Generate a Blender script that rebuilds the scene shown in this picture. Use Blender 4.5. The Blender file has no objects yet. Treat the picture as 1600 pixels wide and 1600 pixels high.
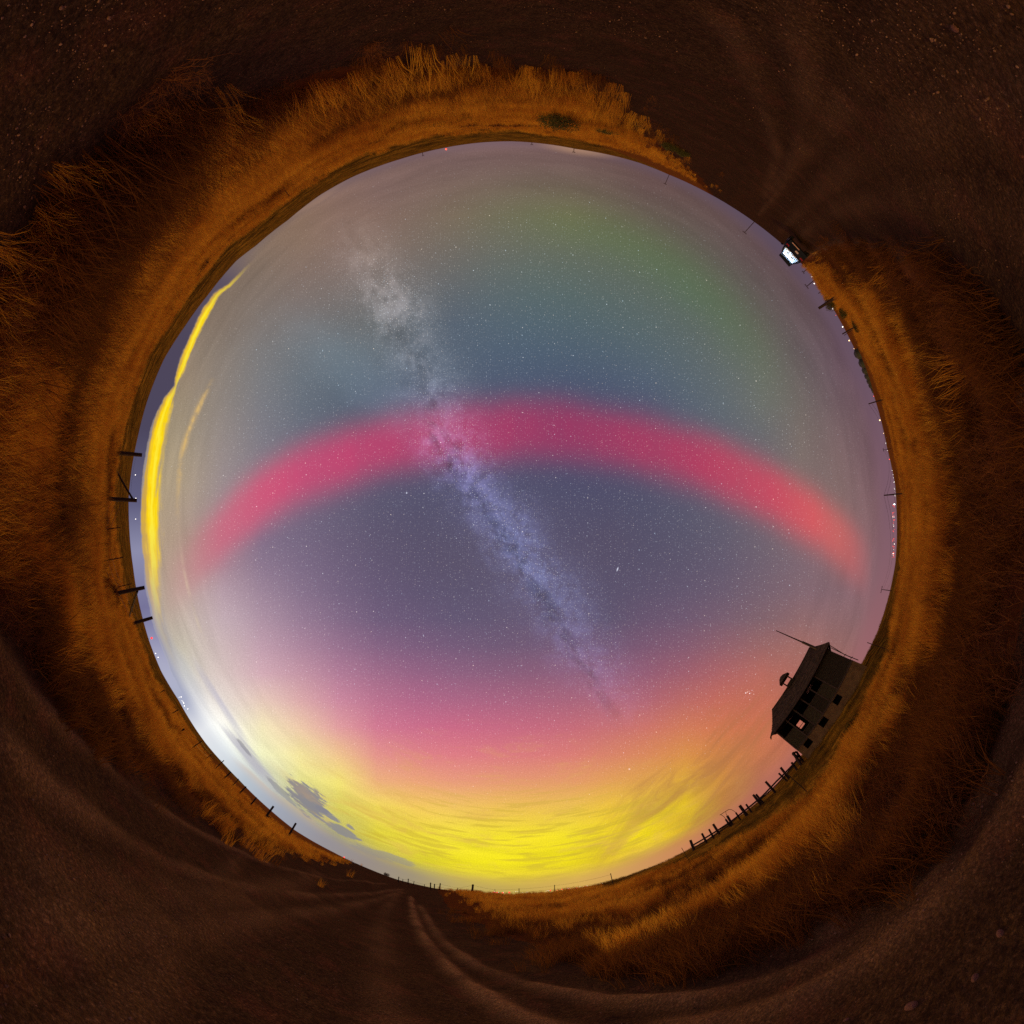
import bpy, math, random
import numpy as np
from mathutils import Vector, Matrix

random.seed(7); rng = np.random.default_rng(7)
scene = bpy.context.scene
COL = scene.collection
H = 1.6                      # eye height above the road
RAD = math.radians

# ------------------------------------------------------------------ camera
# an all-round fisheye aimed at the zenith (stereographic mapping as a lens polynomial)
cam = bpy.data.cameras.new('camera'); cam_ob = bpy.data.objects.new('camera', cam); COL.objects.link(cam_ob)
cam_ob.location = (0, 0, H); cam_ob.rotation_euler = (0, math.pi, 0)
cam.type = 'PANO'; cam.sensor_width = 36; cam.sensor_height = 36; cam.sensor_fit = 'HORIZONTAL'
cam.clip_start = 0.02; cam.clip_end = 20000
_R = 600 * 36 / 1600
_r = np.linspace(0, 26, 900); _th = 2 * np.arctan(_r / _R)
_w = 1 + 6 * np.exp(-((_r - 13.6) / 2.2) ** 2)
_A = np.stack([_r ** 0, _r, _r ** 2, _r ** 3, _r ** 4], 1)
_c, *_ = np.linalg.lstsq(_A * _w[:, None], _th * _w, rcond=None)
cc = cam.cycles if hasattr(cam, 'cycles') else cam
cc.panorama_type = 'FISHEYE_LENS_POLYNOMIAL'
cc.fisheye_fov = RAD(340)
(cc.fisheye_polynomial_k0, cc.fisheye_polynomial_k1, cc.fisheye_polynomial_k2,
 cc.fisheye_polynomial_k3, cc.fisheye_polynomial_k4) = [-float(x) for x in _c]
scene.camera = cam_ob
scene.render.engine = 'CYCLES'
scene.cycles.use_denoising = False
scene.cycles.max_bounces = 4; scene.cycles.diffuse_bounces = 2; scene.cycles.transmission_bounces = 3
scene.cycles.transparent_max_bounces = 8
scene.cycles.sample_clamp_indirect = 2.0
scene.view_settings.view_transform = 'Standard'; scene.view_settings.look = 'None'
scene.view_settings.exposure = 0; scene.view_settings.gamma = 1

# directions: azimuth a (degrees, as it turns on the photograph), elevation e
def polar(px, py):
    dx, dy = px - 800, 800 - py
    r = math.hypot(dx, dy)
    return math.degrees(math.atan2(dy, dx)), 90 - 2 * math.degrees(math.atan(r / 600))
def P(az, d, z):
    a = RAD(az); return Vector((-math.cos(a) * d, math.sin(a) * d, z))

def lin(c):
    return tuple(((x / 255) / 12.92 if x / 255 <= 0.04045 else ((x / 255 + 0.055) / 1.055) ** 2.4) for x in c)

# ------------------------------------------------------------------ sky
world = bpy.data.worlds.new('World'); scene.world = world; world.use_nodes = True
wt = world.node_tree; wt.nodes.clear()
class G:
    def __init__(s, t): s.t = t
    def n(s, ty): return s.t.nodes.new(ty)
    def put(s, sock, v):
        if isinstance(v, bpy.types.NodeSocket): s.t.links.new(v, sock)
        elif v is not None:
            if isinstance(v, (tuple, list)) and len(v) == 3 and len(getattr(sock, 'default_value', ())) == 4: v = (*v, 1)
            sock.default_value = v
    def m(s, op, a, b=None, c=None, clamp=False):
        n = s.n('ShaderNodeMath'); n.operation = op; n.use_clamp = clamp
        for i, v in enumerate((a, b, c)):
            if v is not None: s.put(n.inputs[i], v)
        return n.outputs[0]
    def v(s, op, a, b=None, c=None):
        n = s.n('ShaderNodeVectorMath'); n.operation = op
        for i, x in enumerate((a, b, c)):
            if x is not None: s.put(n.inputs[i], x)
        return n.outputs['Value' if op in ('DOT_PRODUCT', 'LENGTH', 'DISTANCE') else 'Vector']
    def scale(s, a, k):
        n = s.n('ShaderNodeVectorMath'); n.operation = 'SCALE'; s.put(n.inputs[0], a); s.put(n.inputs['Scale'], k); return n.outputs[0]
    def comb(s, x, y, z=0.0):
        n = s.n('ShaderNodeCombineXYZ'); s.put(n.inputs[0], x); s.put(n.inputs[1], y); s.put(n.inputs[2], z); return n.outputs[0]
    def sep(s, a):
        n = s.n('ShaderNodeSeparateXYZ'); s.put(n.inputs[0], a); return n.outputs
    def rng(s, x, a, b, c=0.0, d=1.0, smooth=False):
        n = s.n('ShaderNodeMapRange'); n.interpolation_type = 'SMOOTHSTEP' if smooth else 'LINEAR'
        s.put(n.inputs[0], x); n.inputs[1].default_value = a; n.inputs[2].default_value = b
        n.inputs[3].default_value = c; n.inputs[4].default_value = d; return n.outputs[0]
    def mix(s, f, a, b, bt='MIX'):
        n = s.n('ShaderNodeMix'); n.data_type = 'RGBA'; n.blend_type = bt
        s.put(n.inputs[0], f); s.put(n.inputs[6], a); s.put(n.inputs[7], b); return n.outputs[2]
    def noise(s, vec, sc, det=2, rough=0.5, dist=0.0, dim='3D'):
        n = s.n('ShaderNodeTexNoise'); n.noise_dimensions = dim
        s.put(n.inputs['Vector'], vec); n.inputs['Scale'].default_value = sc; n.inputs['Detail'].default_value = det
        n.inputs['Roughness'].default_value = rough; n.inputs['Distortion'].default_value = dist; return n.outputs[0]
    def ramp(s, f, stops, interp='LINEAR'):
        n = s.n('ShaderNodeValToRGB'); e = n.color_ramp.elements; n.color_ramp.interpolation = interp
        while len(e) > 1: e.remove(e[-1])
        for i, (p, c) in enumerate(stops):
            if isinstance(c, (int, float)): c = (c, c, c)
            x = e[0] if i == 0 else e.new(p)
            x.position = p; x.color = (*c, 1)
        s.put(n.inputs[0], f); return n.outputs[0]
    def gauss(s, x, w):
        q = s.m('DIVIDE', x, w); return s.m('EXPONENT', s.m('MULTIPLY', s.m('MULTIPLY', q, q), -1.0))

g = G(wt)
tc = g.n('ShaderNodeTexCoord').outputs['Generated']
nd = g.v('NORMALIZE', tc)
X, Y, Z = g.sep(nd)
k = g.m('DIVIDE', 1.0, g.m('MAXIMUM', g.m('ADD', Z, 1.0), 0.25))
U = g.m('MULTIPLY', g.m('MULTIPLY', X, k), -1.0)
V = g.m('MULTIPLY', Y, k)
UV = g.comb(U, V)
RR = g.v('LENGTH', UV)
uu = lambda px: (px - 800) / 600
vv = lambda py: (800 - py) / 600

PTS = """800 240 110 88 100;700 250 112 92 102;600 290 118 98 105;900 250 106 86 96;1000 290 98 80 90;1100 330 94 78 88;1180 390 92 77 92;1240 460 90 76 92;1300 560 96 78 94;1345 640 104 80 95;1375 740 115 85 100;1385 850 130 92 105;1375 950 138 98 105;1345 1010 150 102 100
800 330 108 106 98;900 340 104 106 94;1000 390 92 102 100;1080 450 92 102 100;1150 540 98 104 106;1200 620 112 112 104;1250 700 122 112 108;1290 780 128 110 108;1330 850 132 104 108
700 330 120 106 102;600 350 128 108 106;520 400 128 110 112;450 450 125 114 118;560 320 128 105 108
800 430 92 108 114;900 450 86 106 112;1000 500 86 105 114;800 520 80 100 118;900 560 76 94 116;1000 590 80 96 118;1100 620 90 104 116;700 600 86 98 118;600 520 96 106 118;700 500 85 98 115;500 560 100 112 122;430 560 118 122 128;400 650 126 124 132;500 640 92 104 120;350 700 145 138 140;320 780 162 150 150;600 620 86 96 118;1180 700 98 100 112
900 640 72 78 112;1000 650 75 80 112;700 640 78 82 115
500 830 110 95 125;600 850 90 80 112;700 870 84 76 108;800 850 85 78 112;950 850 82 74 105;1050 880 88 80 108;1150 900 104 88 112;1250 900 128 100 114;400 850 128 108 138;330 880 168 135 148;1100 980 118 90 115;950 980 92 80 112;700 980 98 84 120;600 980 110 88 125;500 960 134 108 140;400 950 172 142 162;320 950 205 182 190;840 920 90 80 115;1300 930 135 100 110;800 1010 105 85 118
400 1050 216 168 184;500 1050 184 126 154;600 1080 170 108 136;700 1080 156 100 130;800 1090 160 98 124;900 1090 160 98 120;1000 1080 158 92 115;1100 1060 168 95 105;1170 1050 195 102 92;1250 1000 165 105 98;1200 980 135 98 105
500 1130 226 158 172;600 1150 208 112 142;700 1150 208 105 132;800 1160 210 105 126;900 1160 208 110 116;1000 1150 208 116 100;1100 1130 212 120 88;1170 1120 208 110 82;1210 1170 195 115 78
600 1220 236 165 132;700 1220 232 152 128;800 1230 228 155 118;900 1220 228 152 108;1000 1210 218 150 88;1100 1190 215 145 66;1180 1200 188 118 80
450 1150 244 232 170;420 1120 238 214 176;520 1220 245 240 120;600 1270 245 232 85;700 1285 245 222 85;800 1290 242 222 65;900 1280 236 210 72;1000 1260 228 192 62;1080 1235 220 178 52;480 1190 242 232 150
600 1325 225 205 50;680 1345 242 235 10;800 1350 250 242 8;900 1340 250 238 8;1000 1315 250 232 8;1060 1290 242 222 12;1120 1250 205 150 55;740 1325 245 230 30;850 1320 246 226 30;950 1305 245 220 25
700 1378 205 178 75;800 1385 215 180 68;900 1374 212 168 78;1000 1350 208 158 86;1060 1322 196 128 88;1130 1282 176 106 88;1200 1225 170 100 88;620 1355 180 165 95
300 1105 205 208 215;322 1142 240 242 240;350 1172 225 230 230;400 1225 190 198 205;450 1275 165 165 172;500 1305 152 148 152;560 1340 160 150 135
275 650 150 140 115;300 600 148 134 116;350 500 126 116 114;400 430 118 108 106;270 750 172 158 124;270 850 174 154 130;275 950 196 174 152;300 1030 212 204 180;350 1080 225 208 198;370 1120 248 242 228;400 1160 252 250 196;450 1215 228 222 150;500 1262 215 205 95;560 1305 215 205 60;255 1000 175 165 145;480 360 128 108 100"""
pts = np.array([[float(t) for t in s.split()] for s in PTS.replace('\n', ';').split(';')])
_hi = (pts[:, 1] < 560) & (np.hypot(pts[:, 0] - 800, pts[:, 1] - 800) > 330)
pts[_hi, 4] -= 9; pts[_hi, 2] += 2
_up = pts[:, 1] < 1060; _mn = pts[_up, 2:].mean(1, keepdims=True); pts[_up, 2:] = _mn + .85 * (pts[_up, 2:] - _mn)
_o = (pts[:, 1] < 900) & (np.hypot(pts[:, 0] - 800, pts[:, 1] - 800) > 450); pts[_o, 2] += 6; pts[_o, 4] -= 3
_p = (pts[:, 1] > 1040) & (pts[:, 1] < 1165) & (pts[:, 0] < 1050) & (pts[:, 0] > 450); pts[_p, 2] += 5; pts[_p, 3] += 3; pts[_p, 4] += 3
_mid = np.exp(-((pts[:, 0] - 800) / 260) ** 2 - ((pts[:, 1] - 880) / 130) ** 2); pts[:, 2] += 7 * _mid; pts[:, 3] += 5 * _mid
def rbf(P0, C0, Q):
    D = np.linalg.norm(P0[:, None] - P0[None], axis=2)
    A = np.block([[D + 0 * D, np.ones((len(P0), 1))], [np.ones((1, len(P0))), np.zeros((1, 1))]])
    A[:len(P0), :len(P0)] -= 6.0 * np.eye(len(P0))
    W = np.linalg.solve(A, np.vstack([C0, np.zeros((1, 3))]))
    DQ = np.linalg.norm(Q[:, None] - P0[None], axis=2)
    return DQ @ W[:-1] + W[-1]
# a lattice of colours over the dome: columns blended with hat weights, each column a colour ramp
cols_px = np.arange(170, 1431, 60); rows = np.linspace(170, 1430, 31)
trow = g.rng(V, vv(170), vv(1430))
acc = None
for cx in cols_px:
    Q = np.stack([np.full_like(rows, cx), rows], 1)
    cq = np.clip(rbf(pts[:, :2], pts[:, 2:], Q), 6, 255)
    st = [((y - 170) / 1260, lin(c)) for y, c in zip(rows, cq)]
    rc = g.ramp(trow, st)
    wgt = g.m('SUBTRACT', 1.0, g.m('DIVIDE', g.m('ABSOLUTE', g.m('SUBTRACT', U, uu(cx))), 0.1), clamp=True)
    t = g.scale(rc, wgt)
    acc = t if acc is None else g.v('ADD', acc, t)
sky = acc

def ell(cx, cy, a, b, ang, soft=0.6, nz=None, amt=0.0):
    # soft-edged ellipse, sizes in hundredths of the horizon radius
    du = g.m('SUBTRACT', U, uu(cx)); dv = g.m('SUBTRACT', V, vv(cy))
    ca, sa = math.cos(RAD(ang)), math.sin(RAD(ang))
    p = g.m('ADD', g.m('MULTIPLY', du, ca * 600 / a), g.m('MULTIPLY', dv, sa * 600 / a))
    q = g.m('ADD', g.m('MULTIPLY', du, -sa * 600 / b), g.m('MULTIPLY', dv, ca * 600 / b))
    d = g.v('LENGTH', g.comb(p, q))
    if nz is not None: d = g.m('ADD', d, g.m('MULTIPLY', g.m('SUBTRACT', nz, 0.5), amt))
    return g.rng(d, 1.0 + soft * .5, 1.0 - soft * .5, smooth=True)

streak = g.noise(g.v('MULTIPLY', nd, (1, 1, 9)), 3.2, 5, 0.6, 0.4)
streak_f = g.noise(g.v('MULTIPLY', nd, (1, 1, 16)), 6.0, 4, 0.6, 0.2)
fine2 = g.noise(UV, 16, 5, 0.65, 0.4, '2D')
lowsky = g.rng(RR, 0.72, 0.97, smooth=True)
sky = g.scale(sky, g.m('ADD', 1.0, g.m('MULTIPLY', g.m('MULTIPLY', g.m('SUBTRACT', streak, 0.5), lowsky), 0.75)))

gr_ = g.gauss(g.m('SUBTRACT', g.v('LENGTH', g.comb(g.m('SUBTRACT', U, uu(790)), g.m('SUBTRACT', V, vv(800)))), .775), .07)
ga = g.m('MULTIPLY', g.rng(g.m('ARCTAN2', V, U), RAD(8), RAD(48), smooth=True), g.rng(g.m('ARCTAN2', V, U), RAD(118), RAD(66), smooth=True))
sky = g.v('ADD', sky, g.scale((-.008, .024, -.014), g.m('MULTIPLY', gr_, ga)))
grain = g.noise(UV, 330, 2, .8, 0, '2D')
sky = g.scale(sky, g.rng(grain, .2, .8, .84, 1.16))
# red arc of aurora
arc = [(250, 925), (310, 862), (350, 822), (400, 778), (450, 745), (500, 722), (600, 690), (700, 670), (800, 664), (900, 668), (1000, 686), (1100, 716), (1200, 763), (1280, 812), (1340, 862), (1400, 925)]
ax = [p[0] for p in arc]; ay = [p[1] for p in arc]
tu = g.rng(U, uu(250), uu(1400))
S = np.linspace(250, 1400, 30)
cy = g.ramp(tu, [((x - 250) / 1150, float(vv(np.interp(x, ax, ay) + 4) * .5 + .5)) for x in S])
cyv = g.m('MULTIPLY', g.m('SUBTRACT', cy, 0.5), 2.0)
dv = g.m('SUBTRACT', V, cyv)
dv = g.m('ADD', dv, g.m('MULTIPLY', g.m('SUBTRACT', g.noise(UV, 3.0, 2, .5, 0, '2D'), 0.5), 0.03))
wup = g.rng(dv, -0.02, 0.02, 0.080, 0.076)
bn_ = g.rng(g.noise(g.v('MULTIPLY', UV, (1, .35, 1)), 7, 4, .6, .3, '2D'), .3, .7, .86, 1.0)
band = g.m('EXPONENT', g.m('MULTIPLY', g.m('POWER', g.m('ABSOLUTE', g.m('DIVIDE', dv, wup)), 2.6), -1.0))
bamp = g.ramp(tu, [(0, 0), ((290 - 250) / 1150, .22), ((345 - 250) / 1150, .7), (.16, .97), (.5, .93), (.75, .95), ((1270 - 250) / 1150, .92), ((1330 - 250) / 1150, .5), ((1365 - 250) / 1150, 0)])
bcol = g.ramp(tu, [(0, lin((215, 110, 130))), (.1, lin((216, 92, 124))), (.2, lin((204, 72, 116))), (.35, lin((182, 62, 106))), (.55, lin((156, 56, 98))), (.72, lin((178, 60, 96))), (.83, lin((205, 72, 96))), (.92, lin((222, 98, 96))), (1, lin((220, 100, 100)))])
sky = g.mix(g.m('MULTIPLY', g.m('MULTIPLY', band, bamp), bn_), sky, bcol)

# Milky Way
mw = [(330, 552), (370, 566), (430, 592), (480, 620), (560, 652), (640, 690), (716, 716), (753, 742), (803, 778), (850, 812), (900, 840), (950, 868), (1000, 904), (1070, 945), (1150, 990)]
tv = g.rng(V, vv(330), vv(1150))
my = [p[0] for p in mw]; mx = [p[1] for p in mw]
mc = g.ramp(tv, [((y - 330) / 820, float(uu(np.interp(y, my, mx)) * .5 + .5)) for y in np.linspace(330, 1150, 28)])
mo = g.m('SUBTRACT', U, g.m('MULTIPLY', g.m('SUBTRACT', mc, 0.5), 2.0))
warp = g.m('MULTIPLY', g.m('SUBTRACT', g.noise(UV, 7, 4, .6, 0, '2D'), 0.5), 0.12)
mo = g.m('ADD', mo, warp)
mamp = g.ramp(tv, [(0, 0), (.05, .3), (.1, .6), (.15, 1), (.2, 1.0), (.25, .55), (.33, .65), (.4, .7), (.48, 1), (.55, .95), (.66, 1), (.75, .7), (.85, .65), (.93, .4), (1, 0)])
mn = g.noise(UV, 14, 7, 0.66, 0.3, '2D')
mn2 = g.rng(g.m('ADD', g.m('MULTIPLY', mn, .6), g.m('MULTIPLY', g.noise(UV, 38, 4, .7, .2, '2D'), .4)), 0.40, 0.60, 0.3, 1.3)
mglow = g.m('MULTIPLY', g.m('MULTIPLY', g.gauss(mo, 0.078), mamp), mn2)
rift = g.m('MULTIPLY', g.m('MULTIPLY', g.gauss(g.m('ADD', mo, 0.022), 0.024), mamp), g.rng(g.noise(UV, 10, 7, .66, .4, '2D'), .40, .60, smooth=True))
sky = g.v('ADD', sky, g.scale(g.ramp(tv, [(0, (.13, .1, .09)), (.3, (.10, .11, .13)), (.5, (.09, .09, .2)), (.75, (.06, .08, .17)), (1, (.06, .06, .12))]), mglow))
sky = g.scale(sky, g.m('SUBTRACT', 1.0, g.m('MULTIPLY', rift, g.rng(V, 0.55, 0.2, .28, .46))))
for (cx, cy_, a, b, an, cc_) in ((618, 485, 70, 26, -62, (.030, .021, .018)), (575, 395, 34, 16, -55, (.028, .022, .018)), (722, 735, 52, 24, -45, (.032, .025, .06)), (815, 850, 60, 26, -52, (.012, .025, .06)), (660, 575, 40, 16, -50, (.03, .03, .035))):
    sky = g.v('ADD', sky, g.scale(cc_, g.m('MULTIPLY', ell(cx, cy_, a, b, an, 1.8, fine2, 1.4), g.rng(mn, .42, .62, .15, 1.2))))
side = g.m('MULTIPLY', ell(570, 590, 120, 40, -38, 1.6, fine2, .8), 1.0)
sky = g.v('ADD', sky, g.scale((.022, .035, .045), side))

# stars
def stars(cell, rad, thr, gain, seed):
    n = g.n('ShaderNodeTexVoronoi'); n.voronoi_dimensions = '2D'; n.feature = 'F1'
    g.put(n.inputs['Vector'], g.v('ADD', UV, (seed, seed * .37, 0))); n.inputs['Scale'].default_value = 600 / cell
    d = g.rng(n.outputs['Distance'], rad / cell, rad * .25 / cell, smooth=True)
    r0, g0, b0 = g.sep(n.outputs['Color'])
    mag = g.m('POWER', g.rng(r0, thr, 1.0), 2.2)
    hue = g.mix(g0, (1, .82, .62, 1), (.62, .82, 1.0, 1))
    return g.scale(hue, g.m('MULTIPLY', g.m('MULTIPLY', d, mag), gain))
sfade = g.m('MULTIPLY', g.rng(RR, 0.97, 0.72, 0.05, 1), g.rng(V, vv(1330), vv(1120), 0.12, 1))
st = g.v('ADD', stars(7, .8, .25, .48, 3.1), stars(3.4, .75, .2, .22, 9.7))
st = g.v('ADD', st, stars(26, 1.0, .3, .8, 5.3))
st = g.v('ADD', st, g.scale(stars(3.2, .8, .1, .62, 1.9), g.m('MULTIPLY', g.gauss(mo, 0.11), mamp)))
st = g.v('ADD', st, g.scale(stars(3.4, 1.1, .1, 2.5, 7.7), g.m('ADD', ell(1170, 1085, 7, 7, 0, 1), g.m('MULTIPLY', ell(985, 1070, 12, 8, 0, 1), .0))))
st = g.v('ADD', st, g.scale((.9, .95, 1.1), g.m('ADD', g.m('MULTIPLY', ell(966, 890, 3.0, .9, 70, 1.4), .6), g.m('MULTIPLY', g.m('ADD', ell(983, 1201, 1.3, 1.3, 0, 1), ell(634, 770, 1.1, 1.1, 0, 1)), .55))))
sky = g.v('ADD', sky, g.scale(st, sfade))

# clouds: psi = angle from the left of the frame, degrees, positive upward
psi = g.m('MULTIPLY', g.m('ARCTAN2', V, g.m('MULTIPLY', U, -1.0)), 180 / math.pi)
def psir(l):
    q = [(math.degrees(math.atan2(800 - y, 800 - x)), math.hypot(x - 800, y - 800) / 600) for x, y in l]
    q.sort(); return [a for a, b in q], [b for a, b in q]
outer = psir([(385, 418), (356, 444), (325, 465), (298, 524), (278, 569), (274, 600), (272, 606), (257.5, 618.5), (239.5, 659), (230.5, 695), (224, 740), (220.6, 785), (220.6, 830), (226, 875), (228, 920), (239.5, 974), (257.5, 1019), (273, 1060), (292, 1095)])
inner = psir([(385, 424), (358, 450), (343, 461), (316, 510), (287, 582), (276, 604), (273, 612), (257.5, 686), (251, 731), (247.6, 785), (248.5, 830), (251, 866), (248.5, 938), (256, 985), (275, 1035), (296, 1085)])
a0, a1 = -34.0, 44.0
tp = g.rng(psi, a0, a1)
SS = np.linspace(a0, a1, 31)
ro = g.ramp(tp, [((a - a0) / (a1 - a0), float(np.interp(a, *outer)) - .5) for a in SS])
ri = g.ramp(tp, [((a - a0) / (a1 - a0), float(np.interp(a, *inner)) - .5) for a in SS])
jig = g.m('MULTIPLY', g.m('SUBTRACT', g.noise(g.comb(g.m('MULTIPLY', psi, .25), 0), 1.0, 4, .6, 0, '2D'), .5), 0.012)
ro = g.m('ADD', g.m('ADD', ro, .5), jig); ri = g.m('ADD', g.m('ADD', ri, .5), jig)
inrange = g.m('MULTIPLY', g.rng(psi, -33, -27, smooth=True), g.rng(psi, 46, 38, smooth=True))
dark = g.ramp(tp, [(0, lin((205, 208, 225))), (.12, lin((160, 160, 190))), (.25, lin((118, 115, 152))), (.36, lin((140, 140, 170))), (.45, lin((96, 94, 126))), (.6, lin((76, 70, 92))), (.8, lin((78, 70, 90))), (1, lin((98, 86, 98)))])
under = g.m('MULTIPLY', g.rng(g.m('SUBTRACT', RR, ro), -0.002, 0.003, smooth=True), inrange)
sky = g.mix(under, sky, dark)
tt = g.m('DIVIDE', g.m('SUBTRACT', ro, RR), g.m('MAXIMUM', g.m('SUBTRACT', ro, ri), 0.004))
tt = g.m('ADD', tt, g.m('MULTIPLY', g.m('SUBTRACT', streak_f, .5), .8))
tt = g.m('ADD', tt, g.m('MULTIPLY', g.m('SUBTRACT', g.noise(g.v('MULTIPLY', nd, (1, 1, 4)), 22, 5, .65), .5), .35))
ycol = g.ramp(tt, [(0, lin((196, 158, 80))), (.22, lin((214, 172, 66))), (.42, lin((255, 214, 10))), (.62, lin((255, 236, 60))), (.85, lin((250, 212, 12))), (1, lin((226, 190, 70)))])
yamp = g.ramp(tp, [(0, 0), (.1, .02), (.22, .3), (.33, .75), (.42, 1), (.55, 1), (.66, 1), (.70, .55), (.72, .9), (.86, 1), (.93, .6), (1, .0)])
ymask = g.m('MULTIPLY', g.m('MULTIPLY', g.rng(tt, -.02, .10, smooth=True), g.rng(tt, 1.25, .85, smooth=True)), g.m('MULTIPLY', yamp, inrange))
ymask = g.m('MULTIPLY', ymask, g.m('SUBTRACT', 1.0, under))
sky = g.mix(ymask, sky, ycol)
wv = fine2
def pband(line, w, amps, seed=0.0):
    # a thin cloud along a line given on the dome, with ragged edges
    pa, pr = psir(line); b0, b1 = pa[0], pa[-1]; t_ = g.rng(psi, b0, b1)
    rc_ = g.ramp(t_, [((a_ - b0) / (b1 - b0), float(np.interp(a_, pa, pr)) - .5) for a_ in np.linspace(b0, b1, 20)])
    off_ = g.m('ADD', g.m('SUBTRACT', RR, g.m('ADD', rc_, .5)), g.m('MULTIPLY', g.m('SUBTRACT', streak_f, .5), w * 2.2))
    return g.m('MULTIPLY', g.m('MULTIPLY', g.gauss(off_, w), g.ramp(t_, amps)), g.rng(fine2, .4, .6, .15, 1.0))
sky = g.mix(pband([(335, 590), (318, 623), (298, 668), (284.5, 713), (280, 753), (278, 798), (280, 839)], .006, [(0, 0), (.3, .5), (.6, .8), (.85, .8), (1, 0)]), sky, lin((226, 186, 112)))
sky = g.mix(pband([(281, 845), (284.5, 870), (293, 915), (305, 960), (325, 1010)], .004, [(0, 0), (.4, .5), (1, 0)]), sky, lin((225, 205, 170)))
sky = g.mix(g.m('MULTIPLY', ell(490, 315, 40, 5, 32, 1.2, streak_f, 1.4), .45), sky, lin((185, 145, 115)))
# white town glow and the grey and peach cloud bank at the lower left
sky = g.v('ADD', sky, g.scale((.25, .25, .22), ell(322, 1142, 110, 30, -54, 2.0)))
sky = g.mix(g.m('MULTIPLY', ell(352, 1108, 62, 5, -57, 1.6, streak_f, 1.5), .45), sky, lin((165, 165, 195)))
sky = g.mix(g.m('MULTIPLY', ell(392, 1185, 58, 8, -50, 1.2, streak_f, 1.5), .7), sky, lin((166, 162, 186)))
sky = g.mix(g.m('MULTIPLY', ell(300, 1062, 50, 7, -62, 1.6, streak_f, 1.0), .3), sky, lin((176, 180, 196)))
sky = g.mix(g.m('MULTIPLY', ell(400, 1222, 48, 7, -43, .8, streak_f, .8), .8), sky, lin((224, 190, 150)))
sky = g.mix(g.m('MULTIPLY', ell(470, 1278, 60, 9, -38, .9, streak_f, 1.2), .6), sky, lin((205, 175, 125)))
cn_ = g.noise(g.v('MULTIPLY', nd, (1, 1, 7)), 15, 7, .68)
for (cx, cy_, a, b, an, o) in ((482, 1250, 37, 17, -45, .95), (512, 1272, 22, 5, -35, .9), (532, 1296, 32, 7, -28, .85), (548, 1292, 9, 3, -30, .8), (592, 1334, 48, 7, -18, .55), (440, 1237, 30, 4, -45, .6), (380, 1166, 18, 3, -50, .6)):
    sky = g.mix(g.m('MULTIPLY', ell(cx, cy_, a, b, an, .4, cn_, 3.0), o), sky, lin((134, 132, 140)))
# darker drifts across the yellow aurora at the lower right
rot = g.comb(g.m('ADD', g.m('MULTIPLY', U, .70), g.m('MULTIPLY', V, .71)), g.m('MULTIPLY', g.m('ADD', g.m('MULTIPLY', U, -.71), g.m('MULTIPLY', V, .70)), 5.0))
dr = g.rng(g.noise(rot, 3.6, 6, .62, .8, '2D'), .38, .70, smooth=True)
sky = g.mix(g.m('MULTIPLY', g.m('MULTIPLY', dr, ell(1085, 1220, 165, 62, 40, 1.4)), .6), sky, lin((170, 112, 72)))
sky = g.mix(g.m('MULTIPLY', g.m('MULTIPLY', g.rng(streak_f, .5, .62, smooth=True), ell(800, 1320, 340, 80, 0, 1.0)), .5), sky, lin((198, 170, 56)))
sky = g.mix(g.m('MULTIPLY', g.m('MULTIPLY', g.rng(g.noise(g.v('MULTIPLY', nd, (1, 1, 5)), 5, 7, .7, .5), .5, .66, smooth=True), ell(780, 1280, 360, 110, 0, 1.2)), .35), sky, lin((222, 170, 92)))
hc = '''-180 140 140 168;-170 140 140 170;-160 150 150 175;-150 165 170 195;-145 228 230 235;-140 218 224 230;-135 185 195 205;-128 160 165 178;-120 150 145 150;-112 152 140 132;-105 160 146 118;-98 186 164 96;-90 196 168 84;-80 214 172 88;-70 206 150 92;-62 200 130 90;-52 182 110 88;-42 175 105 90;-30 165 105 100;-20 150 100 105;-10 136 96 105;0 125 92 105;10 118 88 102;22 104 82 98;45 92 76 92;60 94 78 92;78 106 86 100;92 122 98 108;110 112 92 104;125 116 98 100;140 112 98 102;180 140 140 168'''
hc = [[float(x_) for x_ in l_.split()] for l_ in hc.split(';')]
def toph(a_): p_ = 180 - a_; return (p_ if p_ <= 180 else p_ - 360)
hs = sorted((((toph(q_[0]) if q_[0] > -180 else 0) + 180) / 360, lin(q_[1:])) for q_ in hc if q_[0] not in (180, -180))
hs = [(0, lin((125, 92, 105)))] + [q_ for q_ in hs if 0.001 < q_[0] < .999] + [(1, lin((125, 92, 105)))]
hring = g.ramp(g.rng(psi, -180, 180), hs)
sky = g.mix(g.m('MULTIPLY', g.rng(RR, .935, .985, smooth=True), g.m('SUBTRACT', 1.0, g.m('MULTIPLY', g.m('MAXIMUM', ymask, under), g.rng(psi, -30, -20)))), sky, hring)
# city glow along the skyline at the top right and the warm spot behind the hill
sky = g.v('ADD', sky, g.scale((.22, .12, .04), ell(905, 233, 45, 7, -8, 2.0)))
# below the skyline: dark land colour
below = g.rng(Z, -0.004, -0.03)
sky = g.mix(below, sky, lin((46, 28, 18)))
bg = g.n('ShaderNodeBackground'); g.put(bg.inputs[0], sky); bg.inputs[1].default_value = 1.0
wo = g.n('ShaderNodeOutputWorld'); wt.links.new(bg.outputs[0], wo.inputs[0])
world.cycles.sampling_method = 'NONE'

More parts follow.
